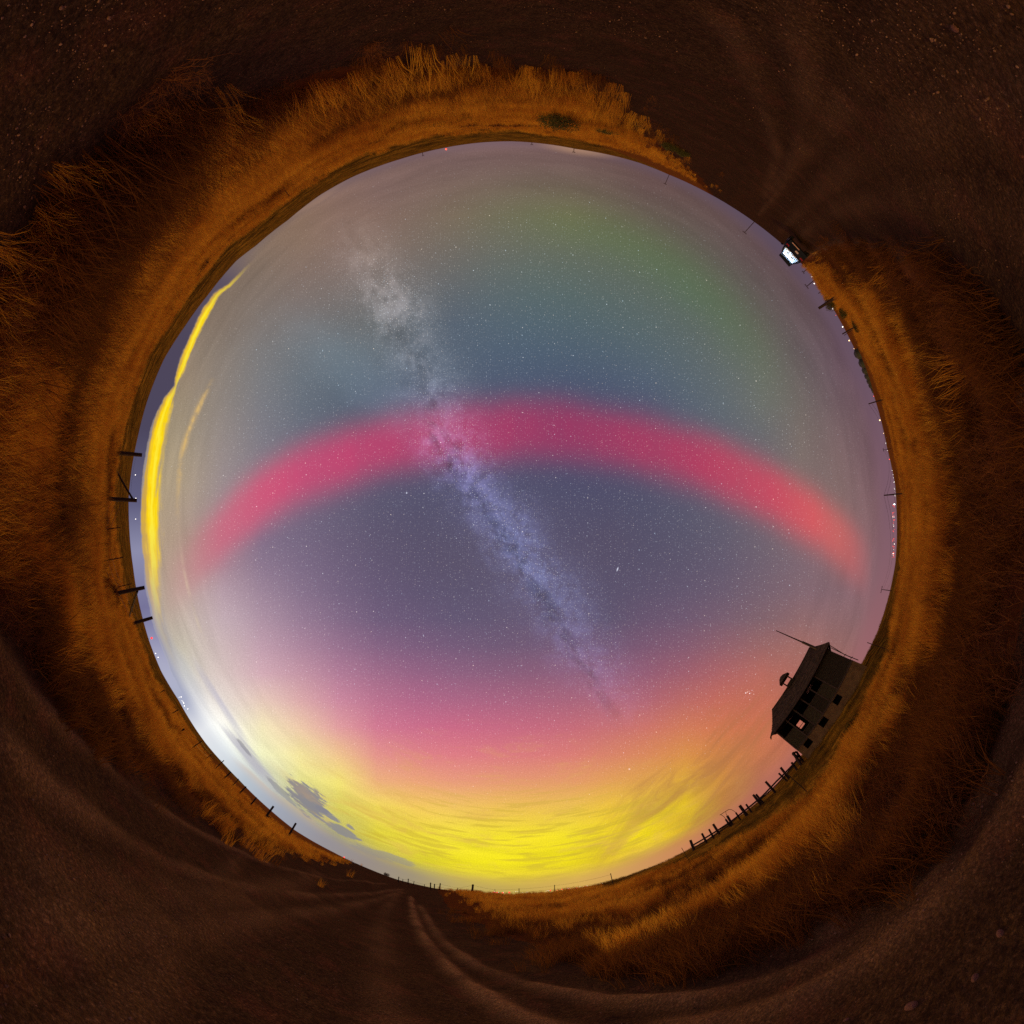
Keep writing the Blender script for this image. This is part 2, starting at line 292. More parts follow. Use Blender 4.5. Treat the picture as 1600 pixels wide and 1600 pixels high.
# low amber glow of the yard lights / town: one weak, low, warm sun
sl = bpy.data.lights.new('sun', 'SUN'); sl.energy = 1.15; sl.angle = RAD(6); sl.color = (1.0, 0.60, 0.13)
so = bpy.data.objects.new('sun', sl); COL.objects.link(so)
sdir = P(-114, 1, 0); sdir.z = math.tan(RAD(10)); so.rotation_euler = sdir.to_track_quat('Z', 'Y').to_euler()

# ------------------------------------------------------------------ helpers
def tag(o, label=None, cat=None, group=None, kind=None):
    for kk, vv_ in (('label', label), ('category', cat), ('group', group), ('kind', kind)):
        if vv_: o[kk] = vv_
    return o
def link(name, me, parent=None, loc=None):
    o = bpy.data.objects.new(name, me); COL.objects.link(o)
    if parent: o.parent = parent
    if loc is not None: o.location = loc
    return o
class MB:
    """collects geometry, several materials"""
    def __init__(s): s.v = []; s.f = []; s.mi = []
    def add(s, vs, fs, mi=0):
        b = len(s.v); s.v += [tuple(x) for x in vs]; s.f += [tuple(b + i for i in f) for f in fs]; s.mi += [mi] * len(fs); return s
    def box(s, x0, x1, y0, y1, z0, z1, mi=0, M=None):
        vs = [Vector((x, y, z)) for z in (z0, z1) for y in (y0, y1) for x in (x0, x1)]
        if M: vs = [M @ q for q in vs]
        return s.add(vs, [(0, 2, 3, 1), (4, 5, 7, 6), (0, 1, 5, 4), (2, 6, 7, 3), (0, 4, 6, 2), (1, 3, 7, 5)], mi)
    def tube(s, pts, rads, n=6, mi=0, cap=True):
        pts = [Vector(p) for p in pts]
        if isinstance(rads, (int, float)): rads = [rads] * len(pts)
        rings = []; up = None
        for i, p in enumerate(pts):
            t = (pts[min(i + 1, len(pts) - 1)] - pts[max(i - 1, 0)]).normalized()
            a = t.orthogonal().normalized() if up is None else (up - t * up.dot(t)).normalized()
            up = a; b = t.cross(a)
            rings.append([p + (a * math.cos(q) + b * math.sin(q)) * rads[i] for q in [2 * math.pi * j / n for j in range(n)]])
        vs = [q for r in rings for q in r]; fs = []
        for i in range(len(pts) - 1):
            for j in range(n):
                fs.append((i * n + j, i * n + (j + 1) % n, (i + 1) * n + (j + 1) % n, (i + 1) * n + j))
        if cap: fs += [tuple(range(n))[::-1], tuple((len(pts) - 1) * n + j for j in range(n))]
        return s.add(vs, fs, mi)
    def mesh(s, name, mats, smooth=False):
        me = bpy.data.meshes.new(name); me.from_pydata(s.v, [], s.f)
        for m_ in (mats if isinstance(mats, (list, tuple)) else [mats]): me.materials.append(m_)
        me.polygons.foreach_set('material_index', s.mi)
        if smooth: me.polygons.foreach_set('use_smooth', [True] * len(s.f))
        me.update(); return me
    def build(s, name, mats, parent=None, smooth=False, loc=None, bevel=0):
        o = link(name, s.mesh(name, mats, smooth), parent, loc)
        if bevel:
            b = o.modifiers.new('bevel', 'BEVEL'); b.width = bevel; b.segments = 2; b.limit_method = 'ANGLE'
        return o

def mat(name, col, rough=.9, bump=0, bscale=20, var=0, vscale=4, col2=None, metal=0, spec=.3, stretch=(1, 1, 1), emit=None, emis=0):
    m_ = bpy.data.materials.new(name); m_.use_nodes = True; t = m_.node_tree; q = G(t)
    b = t.nodes['Principled BSDF']; b.inputs['Roughness'].default_value = rough; b.inputs['Metallic'].default_value = metal
    b.inputs['Specular IOR Level'].default_value = spec
    oc = q.n('ShaderNodeTexCoord').outputs['Object']
    oc = q.v('MULTIPLY', oc, stretch)
    c = (*col, 1)
    if var or col2:
        nz = q.noise(oc, vscale, 5, .65)
        c2 = col2 or tuple(x * (1 - var) for x in col)
        c = q.mix(q.rng(nz, .35, .65, smooth=True), c, (*c2, 1))
    q.put(b.inputs['Base Color'], c)
    if bump:
        bn = q.n('ShaderNodeBump'); bn.inputs['Strength'].default_value = bump; bn.inputs['Distance'].default_value = .03
        q.put(bn.inputs['Height'], q.noise(oc, bscale, 6, .7)); t.links.new(bn.outputs[0], b.inputs['Normal'])
    if emit:
        b.inputs['Emission Color'].default_value = (*emit, 1); b.inputs['Emission Strength'].default_value = emis
    return m_

# ------------------------------------------------------------------ terrain
HZ = [(800, 221), (900, 233), (1000, 255), (1045, 273), (1112, 305), (1157, 332), (1225, 384), (1250, 410), (1267, 424), (1280, 448), (1300, 480), (1335, 545), (1362, 608), (1372, 640), (1386, 700), (1399, 760), (1401, 800), (1399, 880), (1389, 930), (1372, 985), (1346, 1040), (1320, 1085), (1290, 1130), (1262, 1170), (1242, 1194), (1209, 1233), (1170, 1265), (1137, 1288), (1105, 1312), (1080, 1326), (1040, 1346), (980, 1369), (930, 1383), (855, 1396), (780, 1399), (740, 1395), (680, 1388), (620, 1374), (580, 1359), (520, 1331), (462, 1298), (424, 1267), (375, 1220), (350, 1194), (322, 1162), (305, 1138), (279, 1094), (252, 1049), (233, 1001), (218.6, 948), (208, 886), (202, 824), (201, 779), (206, 731), (216, 680), (230, 627), (257, 560), (289, 510), (325, 461), (370, 407), (400, 384), (450, 344), (500, 305), (550, 277), (625, 249), (700, 230), (750, 223)]
hz = sorted((polar(*p)) for p in HZ)
ha = np.array([q[0] for q in hz]); he = np.array([q[1] for q in hz])
ha = np.concatenate([ha - 360, ha, ha + 360]); he = np.concatenate([he, he, he])
DR = [(-180, 350), (-126, 300), (-114, 62), (-88, 60), (-70, 62), (-45, 58), (-22, 58), (-12, 160), (0, 330), (27, 330), (34, 70), (55, 70), (66, 200), (80, 350), (180, 350)]
da = np.array([q[0] for q in DR]); dd = np.array([float(q[1]) for q in DR])
def vnoise(x, y, seed=0):
    xi = np.floor(x).astype(np.int64); yi = np.floor(y).astype(np.int64); fx = x - xi; fy = y - yi
    fx = fx * fx * (3 - 2 * fx); fy = fy * fy * (3 - 2 * fy)
    def h(a, b):
        n = (a * 374761393 + b * 668265263 + seed * 974711) & 0xffffffff
        n = ((n ^ (n >> 13)) * 1274126177) & 0xffffffff
        return ((n ^ (n >> 16)) & 0xffff) / 65535.0
    return (h(xi, yi) * (1 - fx) + h(xi + 1, yi) * fx) * (1 - fy) + (h(xi, yi + 1) * (1 - fx) + h(xi + 1, yi + 1) * fx) * fy
def fbm(x, y, o=4, seed=0):
    s = 0; a = .5
    for i in range(o): s = s + a * vnoise(x * 2 ** i + 17.3 * i, y * 2 ** i - 9.1 * i, seed + i); a *= .5
    return s / (1 - .5 ** o)
def sm(x, a, b):
    t = np.clip((x - a) / (b - a), 0, 1); return t * t * (3 - 2 * t)
def base_z(az, d):
    az = np.asarray(az, float); d = np.asarray(d, float)
    e = np.radians(np.interp(az, ha, he)); D = np.interp(az, da, dd)
    zr = H + D * np.tan(e)
    t = (d - 14) / (D - 14)
    z1 = zr * np.clip(t, 0, 1) ** 1.08
    z2 = H + d * np.tan(e - np.radians(.9) * np.clip((d / D - 1) / 4, 0, 1) ** .8)
    z = np.where(t < 1, z1, z2)
    z = z + (fbm(az * .6 + 40, d * .05, 3, 5) - .5) * .35 * sm(d, 14, 30) * sm(-d, -D * .9, -D * .5)
    return z
def xy2(az, d): a = np.radians(az); return -np.cos(a) * d, np.sin(a) * d
def to_az(x, y): return np.degrees(np.arctan2(y, -x)), np.hypot(x, y)
def flat(px, py):      # point of the flat road seen at a pixel
    az, e = polar(px, py); d = H / math.tan(RAD(-e)); x, y = xy2(az, d); return float(x), float(y)
# berms and wheel tracks as lines on the ground
LINES = [  # points, height, half width, lightness
    ([(640, 1412), (648, 1440), (672, 1478), (712, 1520), (760, 1556), (800, 1580), (880, 1612), (1000, 1640)], .10, .14, 1.0),
    ([(652, 1420), (668, 1440), (692, 1470), (740, 1505), (800, 1530), (870, 1548), (980, 1562), (1100, 1556), (1200, 1530), (1290, 1490), (1380, 1430), (1470, 1350)], .09, .13, .75),
    ([(1262, 398), (1300, 380), (1350, 385), (1400, 408), (1450, 445), (1500, 495), (1560, 560), (1620, 640)], .10, .15, .8),
    ([(1200, 1475), (1325, 1430), (1412, 1370), (1475, 1310), (1540, 1220), (1590, 1100)], .07, .16, .6),
    ([(1040, 1600), (1200, 1575), (1330, 1505), (1440, 1420), (1530, 1320), (1600, 1200)], .06, .20, .6),
    ([(620, 1400), (600, 1430), (590, 1480), (600, 1560), (630, 1640)], .03, .22, .3),
    ([(500, 1365), (420, 1390), (330, 1400), (230, 1400), (100, 1380)], .03, .3, .3),
    ([(1172, 333), (1200, 300), (1215, 240), (1190, 160), (1130, 40)], .03, .16, .28),
    ([(1225, 355), (1290, 290), (1370, 230), (1480, 180), (1620, 150)], .02, .2, .22),
    ([(1185, 338), (1222, 290), (1252, 220), (1260, 120), (1240, -20)], .03, .14, .3),
    ([(1245, 372), (1310, 325), (1400, 310), (1500, 325), (1640, 380)], .02, .2, .22),
    ([(0, 1010), (150, 1180), (330, 1310), (500, 1372), (600, 1392)], .04, .14, .5),
    ([(0, 1150), (160, 1290), (350, 1380), (520, 1400), (625, 1400)], .05, .16, .5),
    ([(60, 1440), (250, 1450), (430, 1430), (560, 1415), (625, 1404)], .03, .2, .4),
]
LW = [([flat(*p) for p in l], h_, w_, b_) for l, h_, w_, b_ in LINES]
def seg_dist(x, y, pl):
    best = np.full(x.shape, 1e9)
    for (x0, y0), (x1, y1) in zip(pl[:-1], pl[1:]):
        L = (x1 - x0) ** 2 + (y1 - y0) ** 2 + 1e-9
        t = np.clip(((x - x0) * (x1 - x0) + (y - y0) * (y1 - y0)) / L, 0, 1)
        best = np.minimum(best, np.hypot(x - x0 - t * (x1 - x0), y - y0 - t * (y1 - y0)))
    return best
def berm(x, y):
    x = np.asarray(x, float); y = np.asarray(y, float)
    z = np.zeros_like(x); l_ = np.zeros_like(x); near = np.hypot(x, y) < 45
    if near.any():
        xn, yn = x[near], y[near]; zz = np.zeros_like(xn); ll = np.zeros_like(xn)
        wob = (fbm(xn * 1.3, yn * 1.3, 3, 31) - .5) * .5
        for pl, h_, w_, b_ in LW:
            s_ = seg_dist(xn, yn, pl) + wob * .35
            gg = np.exp(-(s_ / w_) ** 2); brk = .45 + .55 * sm(fbm(xn * .7 + h_ * 90, yn * .7, 3, 61), .35, .65); zz += h_ * .55 * gg * brk - h_ * .28 * np.exp(-((s_ - w_ * 2.4) / w_) ** 2)
            ll = np.maximum(ll, 1.15 * b_ * brk * np.exp(-(s_ / (w_ * 1.4)) ** 2))
        z[near] = zz; l_[near] = ll
    return z, l_
# verges, as outlines on the flat ground (read from the photograph once, then fixed on the ground)
LEFT = [(1160, 322), (1130, 287), (1100, 256), (1040, 216), (1000, 192), (950, 165), (875, 116), (800, 96), (700, 84), (620, 86), (550, 92), (450, 112), (350, 158), (250, 215), (150, 268), (95, 320), (62, 370), (30, 430), (0, 490), (-30, 600), (-45, 750), (-30, 860), (0, 925), (35, 975), (75, 1030), (115, 1100), (150, 1150), (200, 1192), (250, 1228), (320, 1272), (365, 1292), (425, 1325), (500, 1348), (560, 1362), (600, 1371)]
RIGHT = [(1262, 397), (1300, 385), (1345, 380), (1400, 395), (1460, 425), (1520, 470), (1570, 530), (1600, 600), (1620, 700), (1625, 800), (1620, 900), (1600, 1000), (1570, 1100), (1520, 1210), (1475, 1290), (1412, 1355), (1325, 1405), (1250, 1440), (1150, 1475), (1050, 1494), (960, 1500), (835, 1487), (772, 1465), (722, 1444), (688, 1418), (674, 1397)]
# stands of pale orange grass begin further in on the right
RGRASS = [(1268, 404), (1300, 418), (1340, 436), (1380, 462), (1420, 505), (1455, 580), (1485, 690), (1495, 800), (1490, 900), (1468, 1000), (1430, 1080), (1385, 1160), (1345, 1240), (1300, 1300), (1225, 1360), (1120, 1410), (1040, 1436), (960, 1448), (835, 1445), (760, 1428), (700, 1405), (674, 1396)]
LGRASS = [(1160, 324), (1130, 290), (1090, 258), (1030, 220), (990, 198), (940, 172), (875, 130), (800, 108), (700, 100), (620, 105), (550, 125), (450, 160), (350, 178), (250, 212), (140, 275), (85, 335), (35, 420), (0, 520), (-30, 660), (-35, 780), (0, 870), (80, 950), (130, 1030), (170, 1095), (210, 1150), (260, 1200), (330, 1255), (390, 1300), (450, 1325), (520, 1350), (600, 1370)]
def poly_in(px, py, outline):
    a = [math.degrees(math.atan2(800 - y, x - 800)) for x, y in outline]
    pl = list(outline) + [(800 + 560 * math.cos(RAD(q)), 800 - 560 * math.sin(RAD(q))) for q in a[::-1]]
    ins = np.zeros(px.shape, bool); n = len(pl); j = n - 1
    for i in range(n):
        xi, yi = pl[i]; xj, yj = pl[j]
        c = ((yi > py) != (yj > py)) & (px < (xj - xi) * (py - yi) / ((yj - yi) if yj != yi else 1e-9) + xi)
        ins ^= c; j = i
    return ins
def jig_px(px, py, az, d, a=46):
    x, y = xy2(az, d); far = np.clip(10 / d, .12, 1); a = a * far
    if a.ndim == 1: px = px + rng.normal(0, 17, px.shape) * far; py = py + rng.normal(0, 17, px.shape) * far
    return px + (fbm(x * .55, y * .55, 4, 201) - .5) * a * 2, py + (fbm(x * .55 + 31, y * .55, 4, 202) - .5) * a * 2
def ground_px(az, d):
    th = np.pi / 2 + np.arctan(H / d); r = 600 * np.tan(th / 2); a = np.radians(az)
    return 800 + r * np.cos(a), 800 - r * np.sin(a)
# far edge of the grass on the left/top: the field fence
FF = [(-125, 900), (-135, 160), (-145, 90), (-155, 52), (-168, 38), (-180, 30)]
FF2 = [(180, 30), (172, 34), (165, 34), (155, 37), (143, 36), (130, 42), (112, 46), (100, 52), (90, 60), (78, 90), (65, 200), (55, 600)]
FF = sorted(FF + FF2); fa = np.array([q[0] for q in FF]); fd = np.array([float(q[1]) for q in FF])
FR = [(-105, 260), (-90, 70), (-75, 44), (-60, 27), (-50, 21), (-40, 17.5), (-30, 17), (-20, 20), (-8, 60), (0, 200), (55, 600)]
fra = np.array([q[0] for q in FR]); frd = np.array([float(q[1]) for q in FR])
def field_edge(az):
    return np.where((az > 50) | (az < -115), np.interp(az, fa, fd), np.interp(az, fra, frd))
def gz(az, d):
    x, y = xy2(np.asarray(az, float), np.asarray(d, float)); return base_z(az, d) + berm(np.atleast_1d(x), np.atleast_1d(y))[0].reshape(np.shape(d))
def gzs(az, d): return float(base_z(np.array([az]), np.array([float(d)]))[0])

NA = 1080
rad = [0.35]
while rad[-1] < 7000:
    r0 = rad[-1]; rad.append(r0 * (1.012 if r0 < 14 else 1.02 if r0 < 420 else 1.12))
rad = np.array(rad); NR = len(rad)
azs = np.linspace(-180, 180, NA, endpoint=False)
AZ, DD = np.meshgrid(azs, rad)
gx, gy = xy2(AZ, DD)
bz, bl = berm(gx, gy)
PX, PY = jig_px(*ground_px(AZ, DD), AZ, DD, 24)
inL = poly_in(PX, PY, LEFT); inR = poly_in(PX, PY, RIGHT)
inLg = poly_in(PX, PY, LGRASS); inRg = poly_in(PX, PY, RGRASS)
verge = (inL | inR) | (DD > 130)
rough = (fbm(gx * 1.3, gy * 1.3, 2, 3) - .5) * .05 + (fbm(gx * 6, gy * 6, 2, 8) - .5) * .016
gzv = base_z(AZ, DD) + bz + rough * sm(-DD, -60, -20) + np.where(verge & (DD < 60), .05, 0)
edge = field_edge(AZ) * (1 + (fbm(gx * .12, gy * .12, 4, 71) - .5) * .5); field = sm(DD / edge, .85, 1.12)
vid = np.arange(NR * NA).reshape(NR, NA)
quads = np.stack([vid[:-1, :], np.roll(vid, -1, 1)[:-1, :], np.roll(vid, -1, 1)[1:, :], vid[1:, :]], -1).reshape(-1, 4)
qv = verge[:-1, :].reshape(-1)
def sheet(name, sel, material):
    q = quads[sel]; used, inv = np.unique(q, return_inverse=True)
    co = np.stack([gx.ravel()[used], gy.ravel()[used], gzv.ravel()[used]], 1).astype(np.float32)
    me = bpy.data.meshes.new(name); me.vertices.add(len(co)); me.vertices.foreach_set('co', co.ravel())
    nq = len(q); me.loops.add(nq * 4); me.loops.foreach_set('vertex_index', inv.reshape(-1).astype(np.int32))
    me.polygons.add(nq); me.polygons.foreach_set('loop_start', np.arange(0, nq * 4, 4, dtype=np.int32))
    me.polygons.foreach_set('use_smooth', np.ones(nq, bool)); me.update(calc_edges=True); me.validate()
    for nm, ar in (('berm', bl), ('grassy', (inLg | inRg).astype(float)), ('field', field)):
        at = me.attributes.new(nm, 'FLOAT', 'POINT'); at.data.foreach_set('value', ar.ravel()[used].astype(np.float32))
    me.materials.append(material); return tag(link(name, me), kind='structure')

def ground_mat(name, road):
    m_ = bpy.data.materials.new(name); m_.use_nodes = True; t = m_.node_tree; q = G(t); b = t.nodes['Principled BSDF']
    b.inputs['Roughness'].default_value = 1; b.inputs['Specular IOR Level'].default_value = 0
    oc = q.n('ShaderNodeTexCoord').outputs['Object']
    def at(nm):
        a = q.n('ShaderNodeAttribute'); a.attribute_name = nm; return a.outputs['Fac']
    n1 = q.noise(oc, .6, 5, .6); n2 = q.noise(oc, 9, 6, .7); n3 = q.noise(oc, 55, 4, .7)
    if road:
        c = q.mix(q.rng(n1, .35, .65), lin((70, 46, 25)) + (1,), lin((84, 56, 31)) + (1,))
        c = q.mix(q.rng(n2, .4, .65), c, lin((58, 37, 22)) + (1,))
        c = q.mix(q.m('MULTIPLY', q.rng(q.noise(oc, 1.7, 4, .6), .52, .66), .45), c, lin((98, 54, 33)) + (1,))
        c = q.mix(q.rng(n3, .6, .78, 0, .5), c, lin((120, 92, 62)) + (1,))
        c = q.mix(q.m('MULTIPLY', at('berm'), q.rng(n2, .25, .6, .35, 1.0)), c, lin((140, 96, 56)) + (1,))
    else:
        c = q.mix(q.rng(n2, .35, .65), lin((80, 46, 24)) + (1,), lin((110, 62, 26)) + (1,))
        fs = q.noise(oc, .16, 8, .72); fs2 = q.noise(oc, 1.1, 6, .75)
        fc = q.mix(q.rng(fs, .44, .56), lin((80, 60, 22)) + (1,), lin((168, 122, 36)) + (1,))
        fc = q.mix(q.rng(fs2, .52, .66), fc, lin((60, 44, 16)) + (1,))
        c = q.mix(q.m('MULTIPLY', at('grassy'), .6), c, lin((150, 92, 34)) + (1,))
        c = q.mix(at('field'), c, fc)
        c = q.mix(q.m('MULTIPLY', at('berm'), .6), c, lin((150, 96, 56)) + (1,))
    c = q.mix(1.0, c, (1.28, 1.55, 1.75, 1) if road else (1.1, 1.15, 1.05, 1), 'MULTIPLY')
    if road:   # grit
        gr_ = q.noise(oc, 30, 5, .85); c = q.mix(1.0, c, q.ramp(gr_, [(0, .35), (.42, .6), (.56, 1.0), (.68, 2.1), (1, 2.6)]), 'MULTIPLY')
    q.put(b.inputs['Base Color'], c)
    v_ = q.n('ShaderNodeTexVoronoi'); q.put(v_.inputs['Vector'], oc); v_.inputs['Scale'].default_value = 26
    hgt = q.m('ADD', q.m('MULTIPLY', n2, 1.2), q.m('ADD', q.m('MULTIPLY', n3, .5), q.m('MULTIPLY', v_.outputs[0], -.5)))
    bn = q.n('ShaderNodeBump'); bn.inputs['Strength'].default_value = .75; bn.inputs['Distance'].default_value = .04
    q.put(bn.inputs['Height'], hgt); t.links.new(bn.outputs[0], b.inputs['Normal'])
    return m_
sheet('dirt_road', ~qv, ground_mat('gravelly dirt', True))
sheet('ground', qv, ground_mat('dry earth', False))

# ------------------------------------------------------------------ vegetation
def plant_mat(name, c1, c2, c3, trans=.48, patch=.25):
    m_ = bpy.data.materials.new(name); m_.use_nodes = True; t = m_.node_tree; q = G(t); t.nodes.clear()
    oi = q.n('ShaderNodeObjectInfo'); geo = q.n('ShaderNodeNewGeometry')
    n1 = q.noise(geo.outputs['Position'], patch, 4, .6)
    n2 = q.noise(geo.outputs['Position'], patch * 5, 4, .7)
    c = q.mix(q.rng(q.m('ADD', q.m('MULTIPLY', n1, .6), q.m('MULTIPLY', n2, .4)), .42, .58), lin(c1) + (1,), lin(c2) + (1,))
    c = q.mix(q.m('MULTIPLY', oi.outputs['Random'], .55), c, lin(c3) + (1,))
    d = q.n('ShaderNodeBsdfDiffuse'); tr = q.n('ShaderNodeBsdfTranslucent'); mx = q.n('ShaderNodeMixShader')
    q.put(d.inputs[0], c); q.put(tr.inputs[0], c); mx.inputs[0].default_value = trans
    t.links.new(d.outputs[0], mx.inputs[1]); t.links.new(tr.outputs[0], mx.inputs[2])
    o = q.n('ShaderNodeOutputMaterial'); t.links.new(mx.outputs[0], o.inputs[0]); return m_
M_grass = plant_mat('dry grass', (250, 190, 62), (186, 120, 40), (196, 122, 42))
M_brown = plant_mat('brown grass', (118, 76, 34), (76, 50, 25), (146, 88, 38))
M_field = plant_mat('field stubble', (146, 112, 38), (92, 68, 28), (120, 90, 36))
M_weed = plant_mat('dead weed', (132, 86, 52), (98, 64, 42), (150, 92, 52), .1)

def blades(n, hgt, spread, w, lean, seed):
    r = random.Random(seed); b = MB()
    for i in range(n):
        a = r.uniform(0, 6.283); rr = spread * math.sqrt(r.random()); x, y = math.cos(a) * rr, math.sin(a) * rr
        h_ = hgt * r.uniform(.5, 1.1); la = r.uniform(0, 6.283); ll = lean * h_ * r.uniform(.2, 1.2)
        lx, ly = math.cos(la) * ll + x * .5, math.sin(la) * ll + y * .5
        wa = r.uniform(0, 6.283); wx, wy = math.cos(wa) * w / 2, math.sin(wa) * w / 2
        p = []
        for t_, ws in ((0, 1), (.45, .85), (.8, .6)):
            cx_, cy_ = x + lx * t_ ** 2, y + ly * t_ ** 2; z_ = h_ * (t_ - .12 * t_ ** 3)
            p += [(cx_ - wx * ws, cy_ - wy * ws, z_ - .02), (cx_ + wx * ws, cy_ + wy * ws, z_ - .02)]
        p.append((x + lx, y + ly, h_ * .9))
        b.add(p, [(0, 1, 3, 2), (2, 3, 5, 4), (4, 5, 6)])
    return b
def twigs(n, size, seed, th=.0026):
    r = random.Random(seed); b = MB()
    for i in range(n):
        p = Vector((r.gauss(0, .05), r.gauss(0, .05), -.02)); dr_ = Vector((r.gauss(0, .6), r.gauss(0, .6), r.uniform(.35, 1.0))).normalized()
        L = size * r.uniform(.35, .6); pp = [p.copy()]
        for s_ in range(4):
            dr_ = (dr_ + Vector((r.gauss(0, .28), r.gauss(0, .28), r.gauss(0, .22)))).normalized(); p = p + dr_ * L / 2.2; pp.append(p.copy())
        b.tube(pp, [th, th * .9, th * .7, th * .5, th * .3], 3, cap=False)
        for kk in range(5):
            q0 = pp[r.randint(1, 4)].copy(); dq = (dr_ + Vector((r.gauss(0, .9), r.gauss(0, .9), r.gauss(0, .7)))).normalized(); l2 = L * r.uniform(.25, .8)
            q1 = q0 + dq * l2 * .5; q2 = q1 + (dq + Vector((r.gauss(0, .4), r.gauss(0, .4), r.gauss(0, .4)))).normalized() * l2 * .5
            b.tube([q0, q1, q2], [th * .6, th * .45, th * .25], 3, cap=False)
    return b

def scatter(name, label, cat, source_me, pos, scl, tilt=0.0):
    """one object of ground cover: points that carry instances of a tuft (geometry nodes)"""
    me = bpy.data.meshes.new(name); me.vertices.add(len(pos)); me.vertices.foreach_set('co', np.asarray(pos, np.float32).ravel())
    at = me.attributes.new('size', 'FLOAT', 'POINT'); at.data.foreach_set('value', np.asarray(scl, np.float32))
    rot = np.stack([rng.normal(0, tilt, len(pos)), rng.normal(0, tilt, len(pos)), rng.uniform(0, 6.283, len(pos))], 1)
    at = me.attributes.new('turn', 'FLOAT_VECTOR', 'POINT'); at.data.foreach_set('vector', rot.astype(np.float32).ravel())
    # the first tuft is a real object standing among its copies
    src = link(name, source_me, None, Vector(pos[0])); tag(src, label, cat, kind='stuff'); src.scale = (float(scl[0]),) * 3
    ob = link(name, me); tag(ob, label, cat, kind='stuff')
    ng = bpy.data.node_groups.new(name, 'GeometryNodeTree')
    ng.interface.new_socket('Geometry', in_out='INPUT', socket_type='NodeSocketGeometry')
    ng.interface.new_socket('Geometry', in_out='OUTPUT', socket_type='NodeSocketGeometry')
    N = ng.nodes.new; L = ng.links.new
    gi = N('NodeGroupInput'); go = N('NodeGroupOutput'); ip = N('GeometryNodeInstanceOnPoints'); oi = N('GeometryNodeObjectInfo')
    oi.inputs['Object'].default_value = src; oi.inputs['As Instance'].default_value = True
    a1_ = N('GeometryNodeInputNamedAttribute'); a1_.data_type = 'FLOAT'; a1_.inputs[0].default_value = 'size'
    a2_ = N('GeometryNodeInputNamedAttribute'); a2_.data_type = 'FLOAT_VECTOR'; a2_.inputs[0].default_value = 'turn'
    er = N('FunctionNodeEulerToRotation')
    L(gi.outputs[0], ip.inputs['Points']); L(oi.outputs['Geometry'], ip.inputs['Instance'])
    L(a2_.outputs[0], er.inputs[0]); L(er.outputs[0], ip.inputs['Rotation']); L(a1_.outputs[0], ip.inputs['Scale'])
    L(ip.outputs[0], go.inputs[0])
    md = ob.modifiers.new('scatter', 'NODES'); md.node_group = ng
    return ob

def sample(n, d0, d1, az0=-180, az1=180, pw=0):
    u = rng.random(n)
    d = np.exp(np.log(d0) + u * (np.log(d1) - np.log(d0))) if not pw else d0 + (d1 - d0) * u ** pw
    return rng.uniform(az0, az1, n), d
def place(az, d, dz=0):
    x, y = xy2(az, d); z = base_z(az, d) + berm(x, y)[0] + dz + .03; return np.stack([x, y, z], 1)

az, d = sample(150000, 3.6, 75); px, py = jig_px(*ground_px(az, d), az, d)
x, y = xy2(az, d); gr = (poly_in(px, py, LGRASS) | poly_in(px, py, RGRASS)) & (d < field_edge(az) * (1.03 + (fbm(x * .12, y * .12, 4, 71) - .5) * .5)); nn = fbm(x * .35, y * .35, 3, 77)
keep = gr & (rng.random(len(d)) < np.clip((nn - .28) * 4, .12, 1))
az_, d_, nn_ = az[keep], d[keep], nn[keep]
sz = np.clip(d_ / 7.5, .62, 1) * rng.uniform(.6, 1.2, len(d_)) * (.6 + .65 * nn_) * np.where(az_ > 50, 1.0, .95)
tall = np.where((np.abs(az_) < 60), 1.15, 1.0)
scatter('dry_grass', 'tall orange dry grass filling both road verges', 'grass',
        blades(40, .66, .25, .0105, .55, 1).mesh('dry_grass', M_grass), place(az_, d_), sz * tall, .1)
az, d = sample(26000, 4.2, 30); px, py = jig_px(*ground_px(az, d), az, d); x, y = xy2(az, d); nn = fbm(x * .22 + 9, y * .22, 3, 177)
keep = (poly_in(px, py, LGRASS) | poly_in(px, py, RGRASS)) & (d < field_edge(az)) & (rng.random(len(d)) < np.clip((nn - .5) * 6, .03, .9)); az_, d_ = az[keep], d[keep]
scatter('red_brown_grass', 'darker rust brown grass clumps scattered through the orange grass', 'grass',
        blades(26, .75, .22, .014, .6, 12).mesh('red_brown_grass', M_brown), place(az_, d_), rng.uniform(.6, 1.1, len(d_)), .15)
# dark, coarse brown grass next to the road
az, d = sample(90000, 3.0, 26); px, py = jig_px(*ground_px(az, d), az, d)
zone = (poly_in(px, py, LEFT) | poly_in(px, py, RIGHT)) & ~((poly_in(px, py, LGRASS) | poly_in(px, py, RGRASS)) & (rng.random(len(d)) < .8))
x, y = xy2(az, d); nn = fbm(x * .8, y * .8, 3, 99)
keep = zone & (rng.random(len(d)) < np.clip((nn - .36) * 4.5, .06, 1)); az_, d_ = az[keep], d[keep]
scatter('brown_grass', 'dark brown withered grass along the road edge', 'grass',
        blades(26, .42, .17, .009, .8, 2).mesh('brown_grass', M_brown), place(az_, d_), rng.uniform(.5, 1.15, len(d_)), .2)
